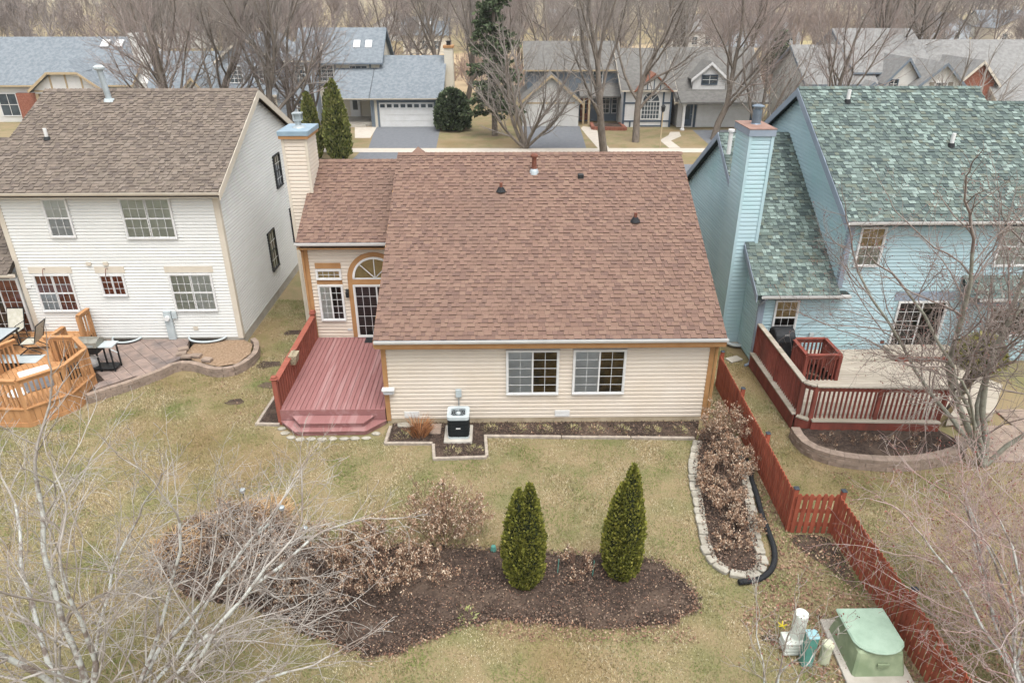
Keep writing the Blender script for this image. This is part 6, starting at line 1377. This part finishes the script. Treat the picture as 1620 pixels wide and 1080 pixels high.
# pale garage with gable, slate body behind
t = thing('slate_house', 'slate grey house with pale front gabled garage behind the spruce', 'house', (6, 66, 0))
block(t, 2.0, 7.05, 66, 73, 2.25, 4.35, 'y', M_w_white, M_rf_dk, .35, 'garage_wall', 'garage_roof', M_fartan); garage_door(t, 2.5, 6.55, 1.95, 66.0, 0, M_w_white)
strip(t, M_fartan, (2.35, 6.7, 1.97, 2.1), y=66.0)
block(t, 2.5, 11.0, 69, 77, 4.6, 6.6, 'x', M_w_dkgrey, M_rf_dk, .35, 'wall', 'roof', M_fartan)
MB().ext([(7.2, 66.9, 2.5), (7.2, 69, 3.4), (7.2, 69, 3.25), (7.2, 66.9, 2.35)], (3.9, 0, 0)).build('porch_roof', M_rf_dk, t)
for x in (7.6, 8.1): MB().box(x - .09, x + .09, 67.0, 67.18, 0, 2.4).build('porch_post', M_fartan, t)
win(t, 9.2, 10.2, .75, 2.3, 69); win(t, 10.5, 10.9, .75, 2.3, 69, 1, 4); win(t, 8.6, 9.4, 3.4, 4.4, 69, 2, 3); door(t, 7.5, 8.35, .1, 2.1, 69, M_brick)
B = MB()
pb = thing('brick_planter', 'low red brick planter border before the slate house', 'planter', (9.5, 64.6, 0))
for k, (a, b) in enumerate((((8.2, 64.2), (11.0, 63.8)), ((11.0, 63.8), (10.9, 66.6)), ((8.2, 64.2), (8.3, 66.6)))): MB().bar((*a, .14), (*b, .14), .28, .28).build('border', M_brick, pb)
MB().prism([(8.3, 64.3), (10.9, 63.95), (10.8, 66.6), (8.35, 66.6)], 0, .2).build('soil', M_mulch, pb)
tag(MB().lathe((9.0, 64.9, .2), [(.12, 0), (.2, .12), (.22, .3), (.18, .34)], 12).build('flower_pot', mat('lime_glaze', '#b7bb4e', rough=.4), None), 'lime green flower pot in the red brick planter', 'pot')
# half-timbered house
t = thing('half_timbered_house', 'white half timbered house with navy boards and arched front window', 'house', (13.2, 65.6, 0))
block(t, 10.95, 15.3, 65.6, 76.5, 3.2, 6.1, 'x', M_stucco, M_rf_dk, .3, 'wall', 'roof', M_creamtrim)
MB().ext([(12.1, 65.25, 3.25), (14.95, 65.25, 3.25), (13.52, 65.25, 4.4)], (0, 2.6, 0)).build('gable_wall', M_stucco, t)
for s in (-1, 1): MB().ext([(13.52 + s * 1.75, 65.0, 3.1), (13.52, 65.0, 4.62), (13.52, 65.0, 4.48), (13.52 + s * 1.65, 65.0, 3.05)], (0, 3.2, 0)).build('gable_roof', mat('terracotta_roof', '#a3705a', '#8d5d49', scale=4, rough=.95), t)
strip(t, M_navy, (10.95, 11.13, 0, 3.1), (12.25, 12.4, 0, 3.1), (14.45, 14.6, 0, 3.1), (15.15, 15.32, 0, 3.1), (11.13, 12.25, 2.0, 2.14), (14.6, 15.15, 2.0, 2.14), (11.13, 15.15, .45, .58), (11.13, 15.15, 3.0, 3.14), (11.6, 11.74, .0, .45), (12.4, 14.45, .05, .15), y=65.6)
for x0, x1_ in ((12.9, 12.98), (13.48, 13.56), (14.05, 14.13)):
    zt = 3.25 + (1.43 - abs((x0 + x1_) / 2 - 13.52)) * .8; strip(t, M_navy, (x0, x1_, 3.27, zt - .1), y=65.25, name='gable_board')
win(t, 12.65, 14.2, .75, 2.15, 65.6, 6, 4)
f_ = Frame((0, 65.6, 0), (1, 0, 0), (0, -1, 0)); aw = arch_ring(f_, 13.42, 2.25, .72, .82, 0, .09, 14).build('arch_window', M_white, t)
MB().add([f_.p(13.42 + .72 * math.cos(math.pi * i / 14), .03, 2.25 + .72 * math.sin(math.pi * i / 14)) for i in range(15)], [tuple(range(15))]).build('pane', M_fglass, aw)
B = MB(); [B.bar(f_.p(13.42, .05, 2.25), f_.p(13.42 + .72 * math.cos(R(a)), .05, 2.25 + .72 * math.sin(R(a))), .05, .03, up=(0, 1, 0)) for a in (45, 90, 135)]; B.build('grille', M_white, aw)
# white garage house to its right
t = thing('white_dormer_house', 'white house with grey roof, gabled dormer and porch column', 'house', (19, 64.5, 0))
block(t, 15.9, 23.2, 65.5, 76, 2.4, 6.2, 'x', M_stucco, M_rf_dk, .45, 'wall', 'roof', M_creamtrim)
block(t, 17.2, 20.1, 66.3, 70.5, 4.1, 5.3, 'y', M_stucco, M_rf_dk, .25, 'dormer_wall', 'dormer_roof', M_white); win(t, 18.0, 19.3, 3.6, 4.3, 66.3, 2, 2, M_navy)
garage_door(t, 17.6, 22.4, 1.95, 65.5, 0); strip(t, M_navy, (17.35, 17.55, 0, 2.2), (22.45, 22.65, 0, 2.2), (17.55, 22.45, 2.0, 2.15), y=65.5)
MB().lathe((16.05, 63.9, 0), [(.2, 0), (.2, .12), (.14, .16), (.12, 2.0), (.2, 2.1), (.2, 2.2)], 12).build('porch_column', M_white, t)
MB().box(15.7, 23.4, 63.7, 65.5, 2.2, 2.38).build('porch_beam', M_white, t); MB().ext([(15.6, 63.5, 2.4), (15.6, 65.3, 3.1), (15.6, 65.3, 2.95), (15.6, 63.5, 2.25)], (7.9, 0, 0)).build('porch_roof', M_rf_dk, t)
door(t, 16.3, 17.2, .1, 2.1, 65.5, M_navy)
# grey gabled complex at the right
t = thing('grey_gabled_house', 'large white house with many grey gables beyond the blue roof', 'house', (31, 62, 0))
block(t, 25.6, 30.9, 61.5, 70, 4.2, 6.7, 'x', M_w_white, M_rf_grey, .4, 'wing_wall', 'wing_roof', M_w_dkgrey)
block(t, 29.9, 36.2, 62.5, 73.5, 5.0, 7.9, 'x', M_w_white, M_rf_grey, .4, 'wall', 'roof', M_w_dkgrey)
block(t, 31.6, 34.3, 60.6, 67.5, 4.5, 6.1, 'y', M_w_white, M_rf_grey, .35, 'gable_wall', 'gable_roof', M_w_dkgrey); win(t, 31.9, 32.5, 3.9, 4.5, 60.6, 2, 2, M_navy)
block(t, 33.8, 37.2, 59.6, 66, 4.3, 5.8, 'y', M_w_white, M_rf_grey, .35, 'gable_wall', 'gable_roof', M_w_dkgrey); win(t, 35.1, 36.0, 3.0, 4.4, 59.6, 2, 3)
strip(t, mat('taupe_shutter', '#8d8577', rough=.8), (34.6, 34.98, 2.95, 4.45), (36.12, 36.5, 2.95, 4.45), y=59.6, name='shutter')
block(t, 29.2, 31.4, 60.2, 63.5, 3.4, 4.3, 'y', M_w_white, M_rf_grey, .3, 'porch_wall', 'porch_roof', M_w_dkgrey)
t = thing('brick_front_house', 'house with red brick gable front and grey roof at the end of the far row', 'house', (40, 62, 0))
block(t, 36.9, 47, 63, 72, 3.8, 7.0, 'x', M_w_cream, M_rf_grey, .4, 'wall', 'roof', M_creamtrim)
block(t, 37.3, 40.3, 60.2, 66, 4.4, 5.9, 'y', M_brick, M_rf_grey, .35, 'brick_gable', 'gable_roof', M_creamtrim); win(t, 38.3, 39.3, 2.6, 4.0, 60.2, 2, 3)
block(t, 40.4, 48, 58.5, 64, 2.7, 4.6, 'x', M_w_cream, M_rf_grey, .4, 'garage_wall', 'garage_roof', M_creamtrim)
# lamp post and far houses
t = thing('lamp_post', 'slim pale lamp post with black double lantern by the front walk', 'lamp', (12.5, 56.2, 0)); MB().tube([(12.5, 56.2, 0), (12.5, 56.2, 2.7)], .05, 8).build('pole', M_fartan, t)
MB().lathe((12.5, 56.2, 2.7), [(.08, 0), (.14, .08), (.17, .35), (.2, .38), (.05, .55)], 8).build('lantern', M_black, t)
FARH = [(-14.5, 148, 8.5, 'x', M_w_cream, M_rf_blue, 'small far cream house with two skylights seen over the field'), (-26, 190, 10, 'y', M_w_white, M_rf_grey, 'far white gabled house above the trees left of the field'),
        (55, 165, 11, 'x', M_w_blue, M_rf_dk, 'far pale blue house with dark roof between bare branches'), (63, 172, 10, 'y', M_w_grey, M_rf_dk, 'far grey gable front house behind the street trees'),
        (41, 160, 10, 'x', M_w_white, M_rf_grey, 'far white house beyond the half timbered roof'), (104, 178, 12, 'y', M_w_blue, M_rf_blue, 'far pale blue gabled house near the wooded hill'),
        (118, 172, 12, 'y', M_w_cream, M_rf_blue, 'far cream house with blue grey gables beyond the meadow'), (88, 170, 11, 'x', M_w_white, M_rf_grey, 'far low white house behind the meadow shrubs'), (-70, 165, 13, 'x', M_w_white, M_rf_grey, 'far white house at the edge of the brown wood'),
        (132, 200, 12, 'x', M_w_white, M_rf_blue, 'far white house with long blue grey roof at the meadow end'), (20, 210, 12, 'x', M_w_white, M_rf_grey, 'far white house straight beyond the slate house')]
for x, y, w, axs, mw, mr, lb in FARH:
    t = thing('far_house', lb, 'house', (x, y, 0), 'far houses'); block(t, x - w / 2, x + w / 2, y, y + 8, 3.6, 6.4, axs, mw, mr, .4)
    for k in range(3): win(t, x - w * .35 + k * w * .28, x - w * .35 + k * w * .28 + 1.1, 1.0, 2.4, y, 2, 2)
    if axs == 'x': MB().box(x + w * .3, x + w * .3 + .9, y + 3, y + 4, 3, 7.4).build('chimney', mw, t)
    if 'skylights' in lb:
        for k in (-1.2, .3): MB().ext([(x + k, y + 1.6, 5.05), (x + k + .8, y + 1.6, 5.05), (x + k + .8, y + 2.6, 5.75), (x + k, y + 2.6, 5.75)], (0, -.05, .12)).build('skylight', M_white, t)

# far wood and brush: one mass
def wood(name, label, pts, variants, m, seed):
    g = np.random.default_rng(seed); Vs, Fs, k = [], [], 0
    for x, y, s in pts:
        V, F = variants[g.integers(len(variants))]; a = g.uniform(0, 2 * np.pi); c, s_ = math.cos(a), math.sin(a)
        W = V * np.array((s, s, s * g.uniform(.85, 1.15))); W = np.stack([W[:, 0] * c - W[:, 1] * s_ + x, W[:, 0] * s_ + W[:, 1] * c + y, W[:, 2]], 1); Vs.append(W); Fs.append(F + k); k += len(W)
    return tag(np_mesh(name, np.concatenate(Vs), np.concatenate(Fs), m), label, 'woods', kind='stuff')
var = []
for sd in (101, 102, 103):
    sp = dict(SP_STREET, max=3, n=[8, 7, 6], seg=[3, 3, 2, 2], rmin=.016, len=[.85, .55, .55, .5]); g = np.random.default_rng(sd); out, tips = [], []
    grow(g, np.zeros(3), np.array((0, 0, 1.0)), 4.2, .16, 0, sp, out, tips); var.append(tubes_np([(P, q, 4 if l < 2 else 3) for l, P, q in out]))
varb = []
for sd in (111, 112):
    g = np.random.default_rng(sd); out, tips = [], []
    for k in range(9): grow(g, np.zeros(3), unit(np.array((g.normal(0, .4), g.normal(0, .4), 1))), 1.8, .04, 1, dict(SP_STREET, max=3, seg=[2, 3, 2, 2], n=[6, 5, 4], rmin=.012), out, tips)
    varb.append(tubes_np([(P, q, 3) for l, P, q in out]))
g = np.random.default_rng(77)
P1 = [(g.uniform(-130, -28), g.uniform(94, 210), g.uniform(1.2, 1.8)) for _ in range(100)]
P2 = [(g.uniform(-40, 190), g.uniform(200, 360), g.uniform(1.7, 2.5)) for _ in range(150)]
P3 = [(g.uniform(24, 140), g.uniform(96, 150), g.uniform(1.0, 1.5)) for _ in range(80)]
P4 = [(g.uniform(-26, 24), g.uniform(118, 190), g.uniform(.9, 1.4)) for _ in range(50)]
M_wood = mat('far_twigs', '#a59b95', '#938983', scale=.05, rough=1, c3='#aa978c', s3=.03)
wood('far_wood', 'brown leafless wood on the rise behind the ranch house', P1, var, M_wood, 1)
wood('far_wood', 'grey brown leafless woods along the far horizon', P2, var, M_wood, 2)
wood('far_wood', 'leafless thicket of trees beyond the grey gabled houses', P3 + P4, var, M_wood, 3)
wood('brush', 'reddish leafless brush growing between the far row of houses and the field', [(g.uniform(-32, 36), g.uniform(80, 116), g.uniform(.8, 1.5)) for _ in range(110)] + [(g.uniform(36, 80), g.uniform(78, 110), g.uniform(.8, 1.5)) for _ in range(60)], varb, mat('brush_twigs', '#a58b80', '#b49b8a', scale=.1, rough=1), 4)
sheet('field', [(-20, 92), (60, 84), (130, 92), (150, 170), (60, 190), (-18, 150)], .02, mat('dry_field', '#c4ad8a', '#b39d7b', scale=.08, rough=1, c3='#aea373', s3=.03))
sheet('field_path', [(-16, 122), (40, 118), (40, 119.4), (-16, 123.4)], .03, M_walk)

# ------------------------------------------------------------------ thin haze over the whole place
hz = MB().box(-1260, 1260, -80, 1560, -1.0, 26.0).build('haze', bpy.data.materials.new('haze_air')); hz['kind'] = 'stuff'; hz['label'] = 'thin pale haze lying over the distance'
hm = hz.data.materials[0]; hm.use_nodes = True; hn = hm.node_tree
for q_ in list(hn.nodes): hn.nodes.remove(q_)
ho = hn.nodes.new('ShaderNodeOutputMaterial'); hv = hn.nodes.new('ShaderNodeVolumePrincipled')
hv.inputs['Color'].default_value = (.9, .92, .95, 1); hv.inputs['Density'].default_value = .0002
hn.links.new(hv.outputs[0], ho.inputs['Volume'])
